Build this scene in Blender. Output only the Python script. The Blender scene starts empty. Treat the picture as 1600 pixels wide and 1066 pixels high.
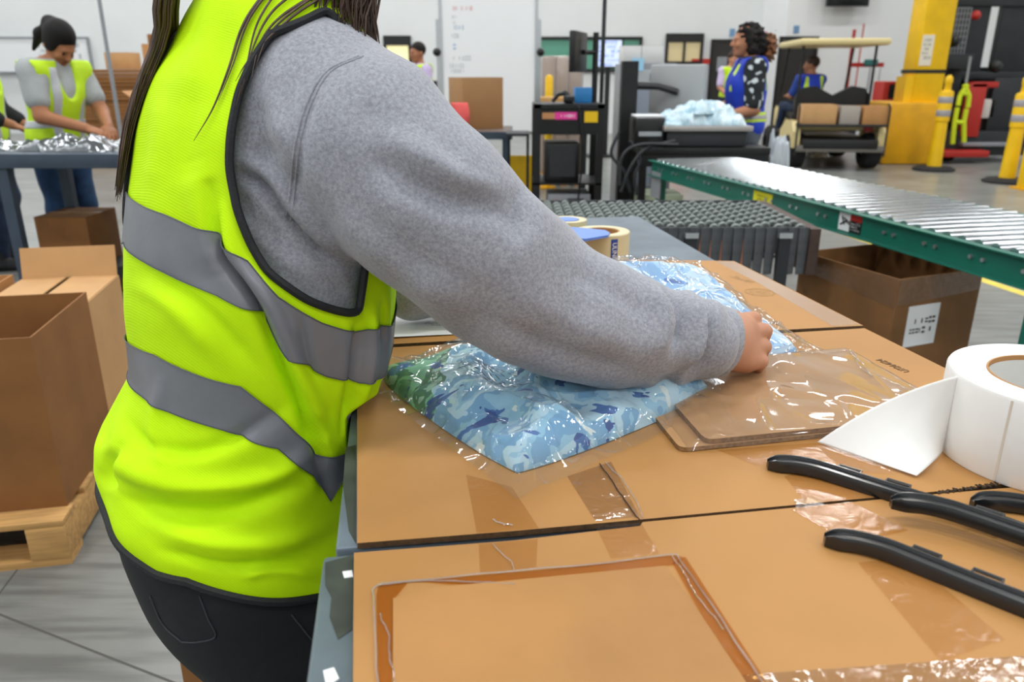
import bpy, bmesh, math, random
import numpy as np
from mathutils import Vector, Matrix
random.seed(7); RNG = np.random.default_rng(7)
scene = bpy.context.scene
COL = scene.collection
PI = math.pi
# ------------------------------------------------------------------ camera
H_CAM, FPX, PITCH = 1.30, 1200.0, math.atan(418/1200.0)
cp, sp = math.cos(PITCH), math.sin(PITCH)
cam_d = bpy.data.cameras.new('camera'); cam = bpy.data.objects.new('camera', cam_d); COL.objects.link(cam)
cam.location = (0, 0, H_CAM); cam.rotation_euler = (PI/2-PITCH, 0, 0)
cam_d.sensor_width = 36; cam_d.lens = 36*FPX/1600; cam_d.clip_start = 0.02; cam_d.clip_end = 100
cam_d.dof.use_dof = True; cam_d.dof.focus_distance = 0.98; cam_d.dof.aperture_fstop = 6.3
scene.camera = cam
# ------------------------------------------------------------------ world, light, exposure
w = bpy.data.worlds.new('world'); scene.world = w; w.use_nodes = True
w.node_tree.nodes['Background'].inputs[0].default_value = (0.9, 0.95, 1, 1)
w.node_tree.nodes['Background'].inputs[1].default_value = 0.35
for ly in (-5.0, 0.6, 6.2, 11.6, 16.6):
    for lx in (-11.2, -7.0, -2.8, 1.4, 5.6, 9.8):
        ld = bpy.data.lights.new('high_bay_lamp', 'AREA'); ld.shape = 'RECTANGLE'; ld.size = 1.3; ld.size_y = 0.6
        ld.energy = 235; ld.color = (0.985, 0.99, 1.0)
        lo = bpy.data.objects.new('high_bay_lamp', ld); lo.location = (lx, ly, 7.3); COL.objects.link(lo)
vs = scene.view_settings
vs.view_transform = 'Standard'; vs.look = 'None'; vs.exposure = -1.10; vs.gamma = 1.0; vs.use_curve_mapping = False
scene.cycles.max_bounces = 8; scene.cycles.transparent_max_bounces = 12
scene.cycles.caustics_reflective = False; scene.cycles.caustics_refractive = False
scene.cycles.sample_clamp_indirect = 4.0
# ------------------------------------------------------------------ geometry of the view -> positions in the room
def ray(px, py):
    xc, yc = (px-800)/FPX, -(py-533)/FPX
    return np.array([xc, cp+yc*sp, -sp+yc*cp])
def P(px, py, z):                       # where that sight line meets the level z
    d = ray(px, py); t = (z-H_CAM)/d[2]; return Vector((d[0]*t, d[1]*t, z))
def pt(px, py, Y):                      # where it meets the upright plane at distance Y
    d = ray(px, py); t = Y/d[1]; return Vector((d[0]*t, Y, H_CAM+d[2]*t))
def proj(p):
    p = np.asarray(p, float); x, y, z = p[..., 0], p[..., 1], p[..., 2]-H_CAM
    zc = y*cp-z*sp
    return np.stack([800+FPX*x/zc, 533-FPX*(y*sp+z*cp)/zc], -1)
# ------------------------------------------------------------------ materials
def lin(c):
    if isinstance(c, str):
        c = c.lstrip('#'); c = [int(c[i:i+2], 16)/255 for i in (0, 2, 4)]
    return tuple(((v/12.92) if v <= .04045 else ((v+.055)/1.055)**2.4) for v in c[:3])+(1.0,)
MATS = {}
def mat(name, color='#808080', rough=.6, metal=0., var=.0, vscale=8., bump=0., bscale=60., stretch=None, color2=None, coat=0., sheen=0., detail=4., thr=None, spec=None, bdist=.004):
    if name in MATS: return MATS[name]
    m = bpy.data.materials.new(name); m.use_nodes = True; nt = m.node_tree; b = nt.nodes['Principled BSDF']
    c = lin(color); b.inputs['Base Color'].default_value = c
    b.inputs['Roughness'].default_value = rough; b.inputs['Metallic'].default_value = metal
    if coat: b.inputs['Coat Weight'].default_value = coat; b.inputs['Coat Roughness'].default_value = .08
    if sheen: b.inputs['Sheen Weight'].default_value = sheen
    if spec is not None: b.inputs['Specular IOR Level'].default_value = spec
    tc = nt.nodes.new('ShaderNodeTexCoord'); src = tc.outputs['Object']
    if stretch:
        mp = nt.nodes.new('ShaderNodeMapping'); mp.inputs['Scale'].default_value = stretch; nt.links.new(src, mp.inputs[0]); src = mp.outputs[0]
    if var or color2:
        n = nt.nodes.new('ShaderNodeTexNoise'); n.inputs['Scale'].default_value = vscale; n.inputs['Detail'].default_value = detail
        nt.links.new(src, n.inputs['Vector'])
        r = nt.nodes.new('ShaderNodeValToRGB'); e = r.color_ramp.elements
        lo_, hi_ = thr or (.3, .7)
        e[0].position, e[1].position = lo_, hi_
        if color2: e[0].color, e[1].color = c, lin(color2)
        else:
            e[0].color = tuple(max(0, v*(1-var)) for v in c[:3])+(1,); e[1].color = tuple(min(1, v*(1+var)) for v in c[:3])+(1,)
        nt.links.new(n.outputs['Fac'], r.inputs[0]); nt.links.new(r.outputs[0], b.inputs['Base Color'])
    if bump:
        n2 = nt.nodes.new('ShaderNodeTexNoise'); n2.inputs['Scale'].default_value = bscale; n2.inputs['Detail'].default_value = 4
        nt.links.new(src, n2.inputs['Vector'])
        bp = nt.nodes.new('ShaderNodeBump'); bp.inputs['Strength'].default_value = bump; bp.inputs['Distance'].default_value = bdist
        nt.links.new(n2.outputs['Fac'], bp.inputs['Height']); nt.links.new(bp.outputs[0], b.inputs['Normal'])
    MATS[name] = m; return m
def glow(name, color, strength):
    if name in MATS: return MATS[name]
    m = mat(name, color, .4); b = m.node_tree.nodes['Principled BSDF']
    b.inputs['Emission Color'].default_value = lin(color); b.inputs['Emission Strength'].default_value = strength
    return m
def film(name, tint=(1, 1, 1), gloss=.12, rough=.06, bump=0., bscale=30., haze=0.):
    """thin clear plastic: see-through with a glossy coat"""
    if name in MATS: return MATS[name]
    m = bpy.data.materials.new(name); m.use_nodes = True; nt = m.node_tree; nt.nodes.remove(nt.nodes['Principled BSDF'])
    out = nt.nodes['Material Output']
    tr = nt.nodes.new('ShaderNodeBsdfTransparent'); tr.inputs[0].default_value = (*tint, 1)
    gl = nt.nodes.new('ShaderNodeBsdfGlossy'); gl.inputs['Roughness'].default_value = rough
    lw = nt.nodes.new('ShaderNodeLayerWeight')
    pw_ = nt.nodes.new('ShaderNodeMath'); pw_.operation = 'POWER'; pw_.inputs[1].default_value = 4.0; nt.links.new(lw.outputs['Facing'], pw_.inputs[0])
    ma = nt.nodes.new('ShaderNodeMath'); ma.operation = 'MULTIPLY_ADD'; ma.inputs[1].default_value = .85; ma.inputs[2].default_value = gloss; ma.use_clamp = True
    nt.links.new(pw_.outputs[0], ma.inputs[0])
    mx = nt.nodes.new('ShaderNodeMixShader'); nt.links.new(ma.outputs[0], mx.inputs[0]); nt.links.new(tr.outputs[0], mx.inputs[1]); nt.links.new(gl.outputs[0], mx.inputs[2])
    last = mx
    if haze:
        df = nt.nodes.new('ShaderNodeBsdfDiffuse'); df.inputs[0].default_value = (.9, .92, .95, 1)
        m2 = nt.nodes.new('ShaderNodeMixShader'); m2.inputs[0].default_value = haze
        nt.links.new(mx.outputs[0], m2.inputs[1]); nt.links.new(df.outputs[0], m2.inputs[2]); last = m2
    if bump:
        tc = nt.nodes.new('ShaderNodeTexCoord'); n2 = nt.nodes.new('ShaderNodeTexNoise'); n2.inputs['Scale'].default_value = bscale; n2.inputs['Detail'].default_value = 3; n2.inputs['Distortion'].default_value = 1.2
        nt.links.new(tc.outputs['Object'], n2.inputs['Vector'])
        bp = nt.nodes.new('ShaderNodeBump'); bp.inputs['Strength'].default_value = bump; bp.inputs['Distance'].default_value = .01
        nt.links.new(n2.outputs['Fac'], bp.inputs['Height']); nt.links.new(bp.outputs[0], gl.inputs['Normal']); nt.links.new(bp.outputs[0], lw.inputs['Normal'])
    nt.links.new(last.outputs[0], out.inputs['Surface']); MATS[name] = m; return m
# ------------------------------------------------------------------ objects
def tag(o, label=None, cat=None, group=None, kind=None):
    if label: o['label'] = label
    if cat: o['category'] = cat
    if group: o['group'] = group
    if kind: o['kind'] = kind
    return o
def thing(name, label, cat, loc=(0, 0, 0), rz=0., group=None):
    o = bpy.data.objects.new(name, None); COL.objects.link(o); o.location = loc; o.rotation_euler = (0, 0, rz); o.empty_display_size = .1
    return tag(o, label, cat, group)
def mesh_obj(name, verts, faces, material, parent=None, smooth=True, angle=None, off=None, loc=None):
    me = bpy.data.meshes.new(name)
    verts = np.asarray(verts, float)
    if off is not None: verts = verts-np.asarray(off, float)
    me.from_pydata(verts.tolist(), [], faces if isinstance(faces, list) else faces.tolist()); me.update()
    if smooth:
        me.polygons.foreach_set('use_smooth', np.ones(len(me.polygons), bool))
        if angle: me.set_sharp_from_angle(angle=math.radians(angle))
    for mm in (material if isinstance(material, (list, tuple)) else [material]): me.materials.append(mm)
    o = bpy.data.objects.new(name, me); COL.objects.link(o)
    if parent is not None: o.parent = parent
    if loc is not None: o.location = loc
    return o
def link(name, src, parent=None, loc=None, rot=None):          # another object that shares src's mesh
    o = bpy.data.objects.new(name, src.data); COL.objects.link(o)
    if parent is not None: o.parent = parent
    if loc is not None: o.location = loc
    if rot is not None: o.rotation_euler = rot
    return o
def basis(d):
    d = Vector(d).normalized(); a = Vector((0, 0, 1)) if abs(d.z) < .95 else Vector((1, 0, 0))
    x = d.cross(a).normalized(); return x, d.cross(x).normalized(), d
class MB:
    def __init__(s): s.v = []; s.f = []
    def add(s, vs_, fs):
        n = len(s.v); s.v += [tuple(v) for v in vs_]; s.f += [tuple(i+n for i in f) for f in fs]; return s
    def box(s, c, size, rz=0., rx=0., ry=0., ch=0.):
        hx, hy, hz = [v/2 for v in size]
        M = Matrix.Translation(c) @ Matrix.Rotation(rz, 4, 'Z') @ Matrix.Rotation(ry, 4, 'Y') @ Matrix.Rotation(rx, 4, 'X')
        if ch <= 0 or ch > min(hx, hy, hz):
            vs_ = [M @ Vector((x, y, z)) for x in (-hx, hx) for y in (-hy, hy) for z in (-hz, hz)]
            return s.add(vs_, [(0, 1, 3, 2), (4, 6, 7, 5), (0, 4, 5, 1), (2, 3, 7, 6), (0, 2, 6, 4), (1, 5, 7, 3)])
        bm = bmesh.new(); bmesh.ops.create_cube(bm, size=1)
        for v in bm.verts: v.co = Vector((v.co.x*2*hx, v.co.y*2*hy, v.co.z*2*hz))
        bmesh.ops.bevel(bm, geom=bm.edges[:], offset=ch, segments=2, affect='EDGES', profile=.5)
        bm.verts.index_update(); s.add([M @ v.co for v in bm.verts], [tuple(v.index for v in f.verts) for f in bm.faces]); bm.free(); return s
    def bx(s, x0, x1, y0, y1, z0, z1, ch=0.): return s.box(((x0+x1)/2, (y0+y1)/2, (z0+z1)/2), (x1-x0, y1-y0, z1-z0), ch=ch)
    def cyl(s, a, b, r0, r1=None, n=12, cap=True):
        r1 = r0 if r1 is None else r1; a, b = Vector(a), Vector(b); x, y, d = basis(b-a)
        vs_ = [a+(x*math.cos(2*PI*i/n)+y*math.sin(2*PI*i/n))*r0 for i in range(n)]+[b+(x*math.cos(2*PI*i/n)+y*math.sin(2*PI*i/n))*r1 for i in range(n)]
        fs = [(i, (i+1) % n, n+(i+1) % n, n+i) for i in range(n)]
        if cap: fs += [tuple(range(n))[::-1], tuple(range(n, 2*n))]
        return s.add(vs_, fs)
    def lathe(s, prof, c=(0, 0, 0), n=24, axis='Z', close=False):
        vs_ = []; m = len(prof)
        for i in range(n):
            a = 2*PI*i/n
            for r, h in prof:
                p = (r*math.cos(a), r*math.sin(a), h)
                if axis == 'X': p = (h, p[0], p[1])
                if axis == 'Y': p = (p[1], h, p[0])
                vs_.append((p[0]+c[0], p[1]+c[1], p[2]+c[2]))
        fs = []
        for i in range(n):
            for j in range(m if close else m-1):
                fs.append((i*m+j, ((i+1) % n)*m+j, ((i+1) % n)*m+(j+1) % m, i*m+(j+1) % m))
        return s.add(vs_, fs)
    def tube(s, pts, r, n=8, closed=False):
        pts = [Vector(p) for p in pts]; m = len(pts); rr = r if isinstance(r, (list, tuple, np.ndarray)) else [r]*m
        prev = None; vs_ = []
        for i, p in enumerate(pts):
            t = (pts[(i+1) % m]-pts[i-1]) if closed else (pts[min(i+1, m-1)]-pts[max(i-1, 0)])
            if t.length < 1e-9: t = Vector((0, 0, 1))
            t.normalize()
            if prev is None: x, _, _ = basis(t)
            else: x = prev-t*prev.dot(t); x = x.normalized() if x.length > 1e-6 else basis(t)[0]
            prev = x; y = t.cross(x)
            for k in range(n): vs_.append(p+(x*math.cos(2*PI*k/n)+y*math.sin(2*PI*k/n))*rr[i])
        fs = []
        for i in range(m if closed else m-1):
            a, b = i*n, ((i+1) % m)*n
            for k in range(n): fs.append((a+k, a+(k+1) % n, b+(k+1) % n, b+k))
        if not closed: fs += [tuple(range(n))[::-1], tuple(range((m-1)*n, m*n))]
        return s.add(vs_, fs)
    def prism(s, poly, z0, z1):                      # polygon in x,y extruded in z
        n = len(poly); vs_ = [(p[0], p[1], z0) for p in poly]+[(p[0], p[1], z1) for p in poly]
        ar = sum(poly[i][0]*poly[(i+1) % n][1]-poly[(i+1) % n][0]*poly[i][1] for i in range(n))
        fs = [(i, (i+1) % n, n+(i+1) % n, n+i) for i in range(n)]+[tuple(range(n))[::-1], tuple(range(n, 2*n))]
        if ar < 0: fs = [f[::-1] for f in fs]
        return s.add(vs_, fs)
    def sphere(s, c, r, n=12, m=8):
        r = r if isinstance(r, (tuple, list)) else (r, r, r)
        vs_ = [(c[0], c[1], c[2]-r[2])]
        for j in range(1, m):
            ph = -PI/2+PI*j/m
            for i in range(n): vs_.append((c[0]+r[0]*math.cos(ph)*math.cos(2*PI*i/n), c[1]+r[1]*math.cos(ph)*math.sin(2*PI*i/n), c[2]+r[2]*math.sin(ph)))
        vs_.append((c[0], c[1], c[2]+r[2])); fs = []
        for i in range(n): fs.append((0, 1+(i+1) % n, 1+i)); fs.append((len(vs_)-1, 1+(m-2)*n+i, 1+(m-2)*n+(i+1) % n))
        for j in range(m-2):
            for i in range(n): a = 1+j*n; fs.append((a+i, a+(i+1) % n, a+n+(i+1) % n, a+n+i))
        return s.add(vs_, fs)
    def obj(s, name, material, parent=None, smooth=False, off=None, loc=None):
        return mesh_obj(name, s.v, s.f, material, parent, smooth=smooth or True, angle=35, off=off, loc=loc)
def grid_faces(n, m, wrap=False):
    """faces of an n x m vertex grid (row major); wrap closes the second direction"""
    i, j = np.meshgrid(np.arange(n-1), np.arange(m if wrap else m-1), indexing='ij'); k = (j+1) % m
    return np.stack([i*m+j, i*m+k, (i+1)*m+k, (i+1)*m+j], -1).reshape(-1, 4)
def text_obj(name, body, size, material, parent=None, loc=(0, 0, 0), rot=(0, 0, 0), align='CENTER', extrude=.0003, sx=1.):
    cu = bpy.data.curves.new(name, 'FONT'); cu.body = body; cu.size = size; cu.align_x = align; cu.align_y = 'CENTER'; cu.extrude = extrude
    t = bpy.data.objects.new('tmp', cu); me = bpy.data.meshes.new_from_object(t); bpy.data.objects.remove(t); bpy.data.curves.remove(cu)
    me.materials.clear(); me.materials.append(material)
    o = bpy.data.objects.new(name, me); COL.objects.link(o); o.location = loc; o.rotation_euler = rot; o.scale = (sx, 1, 1)
    if parent is not None: o.parent = parent
    return o
# smooth pseudo random field made of sines
class Waves:
    def __init__(s, freq, n=14, seed=1, aniso=(1, 1, 1)):
        r = np.random.default_rng(seed); d = r.normal(size=(n, 3)); d /= np.linalg.norm(d, axis=1)[:, None]
        s.k = d*freq*r.uniform(.5, 1.6, (n, 1))*np.array(aniso); s.p = r.uniform(0, 6.28, n); s.n = n
    def __call__(s, p):
        p = np.asarray(p, float); return np.sin(p @ s.k.T+s.p).sum(-1)/math.sqrt(s.n)*1.2
def crv(xs, ys, q):
    """smooth interpolation through the points (monotone-ish cubic)"""
    xs = np.asarray(xs, float); ys = np.asarray(ys, float); q = np.clip(q, xs[0], xs[-1])
    m = np.gradient(ys, xs, axis=0); i = np.clip(np.searchsorted(xs, q, side='right')-1, 0, len(xs)-2)
    h = xs[i+1]-xs[i]; t = (q-xs[i])/h
    if ys.ndim > 1: h = h[..., None]; t = t[..., None]
    return (2*t**3-3*t**2+1)*ys[i]+(t**3-2*t**2+t)*h*m[i]+(-2*t**3+3*t**2)*ys[i+1]+(t**3-t**2)*h*m[i+1]
# ------------------------------------------------------------------ blended solids -> mesh
class Field:
    def __init__(s, lo, hi, h):
        s.h = h; s.ax = [np.arange(lo[i]-2*h, hi[i]+2.5*h, h) for i in range(3)]
        s.V = np.full([len(a) for a in s.ax], 1.0, np.float32)
    def sub(s, lo, hi):
        sl = tuple(slice(max(0, int(np.searchsorted(s.ax[i], lo[i]))-1), int(np.searchsorted(s.ax[i], hi[i]))+1) for i in range(3))
        g = [s.ax[i][sl[i]].astype(np.float32) for i in range(3)]
        return sl, g[0][:, None, None], g[1][None, :, None], g[2][None, None, :]
    def blend(s, sl, d, k):
        v = s.V[sl]
        if v.size == 0: return
        if k > 0:
            hh = np.clip(.5+.5*(v-d)/k, 0, 1); s.V[sl] = v*(1-hh)+d*hh-k*hh*(1-hh)
        else: s.V[sl] = np.minimum(v, d)
    def cone(s, a, b, ra, rb=None, k=.02):
        rb = ra if rb is None else rb; a = np.asarray(a, float); b = np.asarray(b, float); R = max(ra, rb)+k+3*s.h
        sl, X, Y, Z = s.sub(np.minimum(a, b)-R, np.maximum(a, b)+R); d = b-a; L = max(float(d @ d), 1e-12)
        t = np.clip(((X-a[0])*d[0]+(Y-a[1])*d[1]+(Z-a[2])*d[2])/L, 0, 1)
        q = np.sqrt((X-a[0]-t*d[0])**2+(Y-a[1]-t*d[1])**2+(Z-a[2]-t*d[2])**2)-(ra+t*(rb-ra)); s.blend(sl, q.astype(np.float32), k); return s
    def chain(s, pts, rs, k=.02):
        for i in range(len(pts)-1): s.cone(pts[i], pts[i+1], rs[i], rs[i+1], k)
        return s
    def ell(s, c, r, k=.02, M=None, cut=False):
        c = np.asarray(c, float); r = np.asarray(r, float); R = max(r)+k+3*s.h
        sl, X, Y, Z = s.sub(c-R, c+R); x, y, z = X-c[0], Y-c[1], Z-c[2]
        if M is not None: x, y, z = [M[i][0]*x+M[i][1]*y+M[i][2]*z for i in range(3)]
        k0 = np.sqrt((x/r[0])**2+(y/r[1])**2+(z/r[2])**2); k1 = np.sqrt((x/r[0]**2)**2+(y/r[1]**2)**2+(z/r[2]**2)**2)+1e-9
        d = (k0*(k0-1)/k1).astype(np.float32)
        if cut:
            v = s.V[sl]; hh = np.clip(.5-.5*(v+d)/max(k, 1e-6), 0, 1); s.V[sl] = v*(1-hh)-d*hh+k*hh*(1-hh)
        else: s.blend(sl, d, k)
        return s
    def full(s): return [a.astype(np.float32) for a in (s.ax[0][:, None, None], s.ax[1][None, :, None], s.ax[2][None, None, :])]
    def keep(s, fn):                    # intersect with fn < 0
        X, Y, Z = s.full(); s.V = np.maximum(s.V, fn(X, Y, Z).astype(np.float32)); return s
    def join(s, fn, k=.0):
        X, Y, Z = s.full(); s.blend((slice(None),)*3, fn(X, Y, Z).astype(np.float32), k); return s
    def bumps(s, fn, amp):              # displace near the surface
        I = np.argwhere(np.abs(s.V) < .04)
        if len(I):
            p = np.stack([s.ax[i][I[:, i]] for i in range(3)], -1); s.V[tuple(I.T)] -= (fn(p)*amp).astype(np.float32)
        return s
    def mesh(s, relax=1):
        V = s.V; S = V < 0; c = [slice(None, -1), slice(1, None)]
        cnt = sum(S[c[a], c[b], c[d]].astype(np.int8) for a in (0, 1) for b in (0, 1) for d in (0, 1))
        act = (cnt > 0) & (cnt < 8); I = np.argwhere(act); ids = np.full(act.shape, -1, np.int64); ids[act] = np.arange(len(I))
        acc = np.zeros((len(I), 3)); num = np.zeros(len(I))
        for ax in range(3):
            for u in (0, 1):
                for w_ in (0, 1):
                    o = [0, 0, 0]; o[(ax+1) % 3] = u; o[(ax+2) % 3] = w_; o2 = list(o); o2[ax] = 1
                    a = V[I[:, 0]+o[0], I[:, 1]+o[1], I[:, 2]+o[2]]; b = V[I[:, 0]+o2[0], I[:, 1]+o2[1], I[:, 2]+o2[2]]
                    m = (a < 0) != (b < 0); t = np.where(m, a/np.where(m, a-b, 1), 0)
                    pos = np.tile(np.array(o, float), (len(I), 1)); pos[:, ax] = t; acc += pos*m[:, None]; num += m
        pv = (I+acc/np.maximum(num, 1)[:, None])*s.h+np.array([s.ax[0][0], s.ax[1][0], s.ax[2][0]])
        F = []
        for ax in range(3):
            s0 = [slice(None)]*3; s1 = [slice(None)]*3; s0[ax] = slice(None, -1); s1[ax] = slice(1, None)
            E = np.argwhere(S[tuple(s0)] != S[tuple(s1)]); u, w_ = (ax+1) % 3, (ax+2) % 3
            ok = (E[:, u] > 0) & (E[:, w_] > 0) & (E[:, u] < S.shape[u]-1) & (E[:, w_] < S.shape[w_]-1); E = E[ok]
            if not len(E): continue
            def cid(du, dw):
                q = E.copy(); q[:, u] += du; q[:, w_] += dw; return ids[q[:, 0], q[:, 1], q[:, 2]]
            q = np.stack([cid(-1, -1), cid(0, -1), cid(0, 0), cid(-1, 0)], -1); ins = S[E[:, 0], E[:, 1], E[:, 2]]
            q[~ins] = q[~ins][:, ::-1]; F.append(q)
        F = np.concatenate(F) if F else np.zeros((0, 4), int); F = F[(F >= 0).all(1)]
        for _ in range(relax):
            sm = np.zeros_like(pv); n = np.zeros(len(pv))
            for a, b in ((0, 1), (1, 2), (2, 3), (3, 0)):
                for i, j in ((a, b), (b, a)): np.add.at(sm, F[:, i], pv[F[:, j]]); np.add.at(n, F[:, i], 1)
            pv = pv*.4+.6*sm/np.maximum(n, 1)[:, None]
        return pv, F
def joined(*parts):
    V = []; F = []; n = 0
    for v, f in parts: V.append(v); F.append(f+n); n += len(v)
    return np.concatenate(V), np.concatenate(F)
class Print(MB):
    def obj(s, *a, **k): o = MB.obj(s, *a, **k); o['kind'] = 'stuff'; return o
def ticks(rows, width, height, rowh, seed=3, fill=.8):
    """unreadable fine print: short strokes in rows (x right, y up), as flat quads"""
    r = random.Random(seed); m = Print()
    for i in range(rows):
        y = height/2-(i+.5)*height/rows; x = -width/2; end = width/2*(r.uniform(.3, 1) if i % 2 else 1)
        while x < end:
            w_ = r.uniform(.25, .6)*rowh
            if r.random() < fill:
                h = rowh*r.choice((.6, .6, .85)); q = r.random()
                if q < .5: m.add([(x, y-h/2, 0), (x+w_*.45, y-h/2, 0), (x+w_*.45, y+h/2, 0), (x, y+h/2, 0)], [(0, 1, 2, 3)])
                else: m.add([(x, y-h/2, 0), (x+w_, y-h/2, 0), (x+w_, y-h/6, 0), (x, y-h/6, 0)], [(0, 1, 2, 3)]); m.add([(x, y+h/6, 0), (x+w_, y+h/6, 0), (x+w_, y+h/2, 0), (x, y+h/2, 0)], [(0, 1, 2, 3)])
            x += w_+rowh*.12
    return m
# ================================================================== materials used everywhere
CARD = mat('cardboard', '#b68450', .75, var=.10, vscale=5, bump=.15, bscale=220, bdist=.001)
CARD_D = mat('cardboard_dark', '#8a5c2e', .8, var=.14, vscale=6, bump=.15, bscale=160, bdist=.001)
CARD_L = mat('cardboard_light', '#c69a67', .75, var=.08, vscale=5, bump=.1, bscale=200, bdist=.001)
FLUTE = mat('cardboard_edge', '#5c4228', .9, var=.35, vscale=180)
STEEL = mat('grey_steel', '#6f7b86', .42, .35, var=.18, vscale=12, bump=.05)
STEEL_D = mat('dark_blue_steel', '#3d4a59', .45, .2, var=.12, vscale=9)
BLACK = mat('black_metal', '#0d0e10', .5, var=.15, vscale=20)
BLACKP = mat('black_plastic', '#0b0c0e', .4, var=.1, vscale=30)
DGREY = mat('dark_grey_plastic', '#26292d', .5, var=.1, vscale=20)
GREY = mat('grey_plastic', '#8b8f94', .5, var=.06, vscale=20)
SILVER = mat('silver_metal', '#c9cdd0', .28, .85, var=.06, vscale=40)
WHITE = mat('white_plastic', '#e9ebec', .45)
PAPER = mat('white_paper', '#f2f3f4', .8)
YELLOW = mat('yellow_paint', '#f2c200', .45, var=.06, vscale=6)
YELLOW_D = mat('worn_yellow_paint', '#e0a400', .5, var=.12, vscale=4)
RED = mat('red_paint', '#b3261c', .45)
WOOD = mat('pallet_wood', '#c79a5e', .8, var=.22, vscale=6, stretch=(1, 12, 12), bump=.2, bscale=40)
RUBBER = mat('tyre_rubber', '#1a1b1c', .85, bump=.3, bscale=80)
INK = mat('black_ink', '#1b1a1c', .7)
CONV_GREEN = mat('green_paint', '#0f6a58', .4, var=.1, vscale=7)
# ================================================================== the hall
FLOORM = mat('concrete_floor', '#868783', .3, var=.22, vscale=1.6, detail=8, bump=.03, bscale=30)
def floor_material(m):
    nt = m.node_tree; b = nt.nodes['Principled BSDF']; src = b.inputs['Base Color'].links[0].from_socket
    tc = nt.nodes.new('ShaderNodeTexCoord'); mp = nt.nodes.new('ShaderNodeMapping'); mp.inputs['Scale'].default_value = (1.2, 14, 1); mp.inputs['Rotation'].default_value = (0, 0, .9)
    n = nt.nodes.new('ShaderNodeTexNoise'); n.inputs['Scale'].default_value = 1.7; n.inputs['Detail'].default_value = 7
    r = nt.nodes.new('ShaderNodeValToRGB'); r.color_ramp.elements[0].position = .36; r.color_ramp.elements[1].position = .56
    r.color_ramp.elements[0].color = (.55, .55, .55, 1); r.color_ramp.elements[1].color = (1, 1, 1, 1)
    mx = nt.nodes.new('ShaderNodeMix'); mx.data_type = 'RGBA'; mx.blend_type = 'MULTIPLY'; mx.inputs[0].default_value = .8
    nt.links.new(tc.outputs['Object'], mp.inputs[0]); nt.links.new(mp.outputs[0], n.inputs['Vector']); nt.links.new(n.outputs['Fac'], r.inputs[0])
    nt.links.new(src, mx.inputs[6]); nt.links.new(r.outputs[0], mx.inputs[7]); nt.links.new(mx.outputs[2], b.inputs['Base Color'])
floor_material(FLOORM)
fl = tag(MB().bx(-13, 13, -8, 18.6, -.2, 0).obj('floor', FLOORM), 'grey polished concrete floor with scuffs and saw cut joints', 'floor', kind='structure')
JOINT = mat('joint_dark', '#55534e', .8)
m_ = MB()
a, b = P(-40, 945, 0), P(330, 1090, 0)
def strip(mb, a, b, w_, z):
    a, b = Vector((a[0], a[1], z)), Vector((b[0], b[1], z)); n = (b-a).cross(Vector((0, 0, 1))).normalized()*w_/2
    mb.add([a-n, b-n, b+n, a+n], [(0, 1, 2, 3)])
strip(m_, a, b, .006, .0006); m_.obj('floor_joint', JOINT, fl)
m_ = MB(); strip(m_, P(-40, 980, 0), P(170, 700, 0), .005, .0006); m_.obj('floor_joint', JOINT, fl)
m_ = MB(); strip(m_, (2.3, 9.6), (3.42, 3.4), .085, .0008)
tag(m_.obj('floor_line', mat('floor_yellow', '#e8cf4e', .5, var=.12, vscale=6)), 'thin yellow line taped along the concrete floor past the green conveyor', 'floor line', kind='structure')
m_ = MB(); strip(m_, (5.3, 9.1), (7.4, 9.0), .5, .0008)
WALLM = mat('white_wall', '#dfe2e2', .85, var=.03, vscale=1)
WALLR = mat('bright_white_wall', '#eceeee', .85, var=.02, vscale=1)
tag(MB().bx(-13.2, 13.2, 18.2, 18.5, 0, 8).obj('wall_back', WALLM), 'tall off-white warehouse wall at the far end', 'wall', kind='structure')
tag(MB().bx(5.5, 13.1, 16.6, 18.2, 0, 8).obj('wall_office', WALLR), 'brighter white wall standing forward behind the utility cart', 'wall', kind='structure')
tag(MB().bx(-13.4, -13.0, -8, 18.5, 0, 8).obj('wall_left', WALLM), 'white warehouse side wall out of view', 'wall', kind='structure')
tag(MB().bx(13.0, 13.4, -8, 18.5, 0, 8).obj('wall_right', WALLM), 'white warehouse side wall beyond the lift truck', 'wall', kind='structure')
tag(MB().bx(-13.4, 13.4, -8.4, -8, 0, 8).obj('wall_front', WALLM), 'white warehouse wall behind the viewer', 'wall', kind='structure')
tag(MB().bx(-13.4, 13.4, -8.4, 18.5, 7.8, 8).obj('ceiling', WALLR), 'white warehouse ceiling high overhead', 'ceiling', kind='structure')
def wrect(px0, py0, px1, py1, Y):
    a, b = pt(px0, py0, Y), pt(px1, py1, Y); return a.x, b.x, b.z, a.z
DOORM = mat('black_door', '#23211f', .5)
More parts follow.
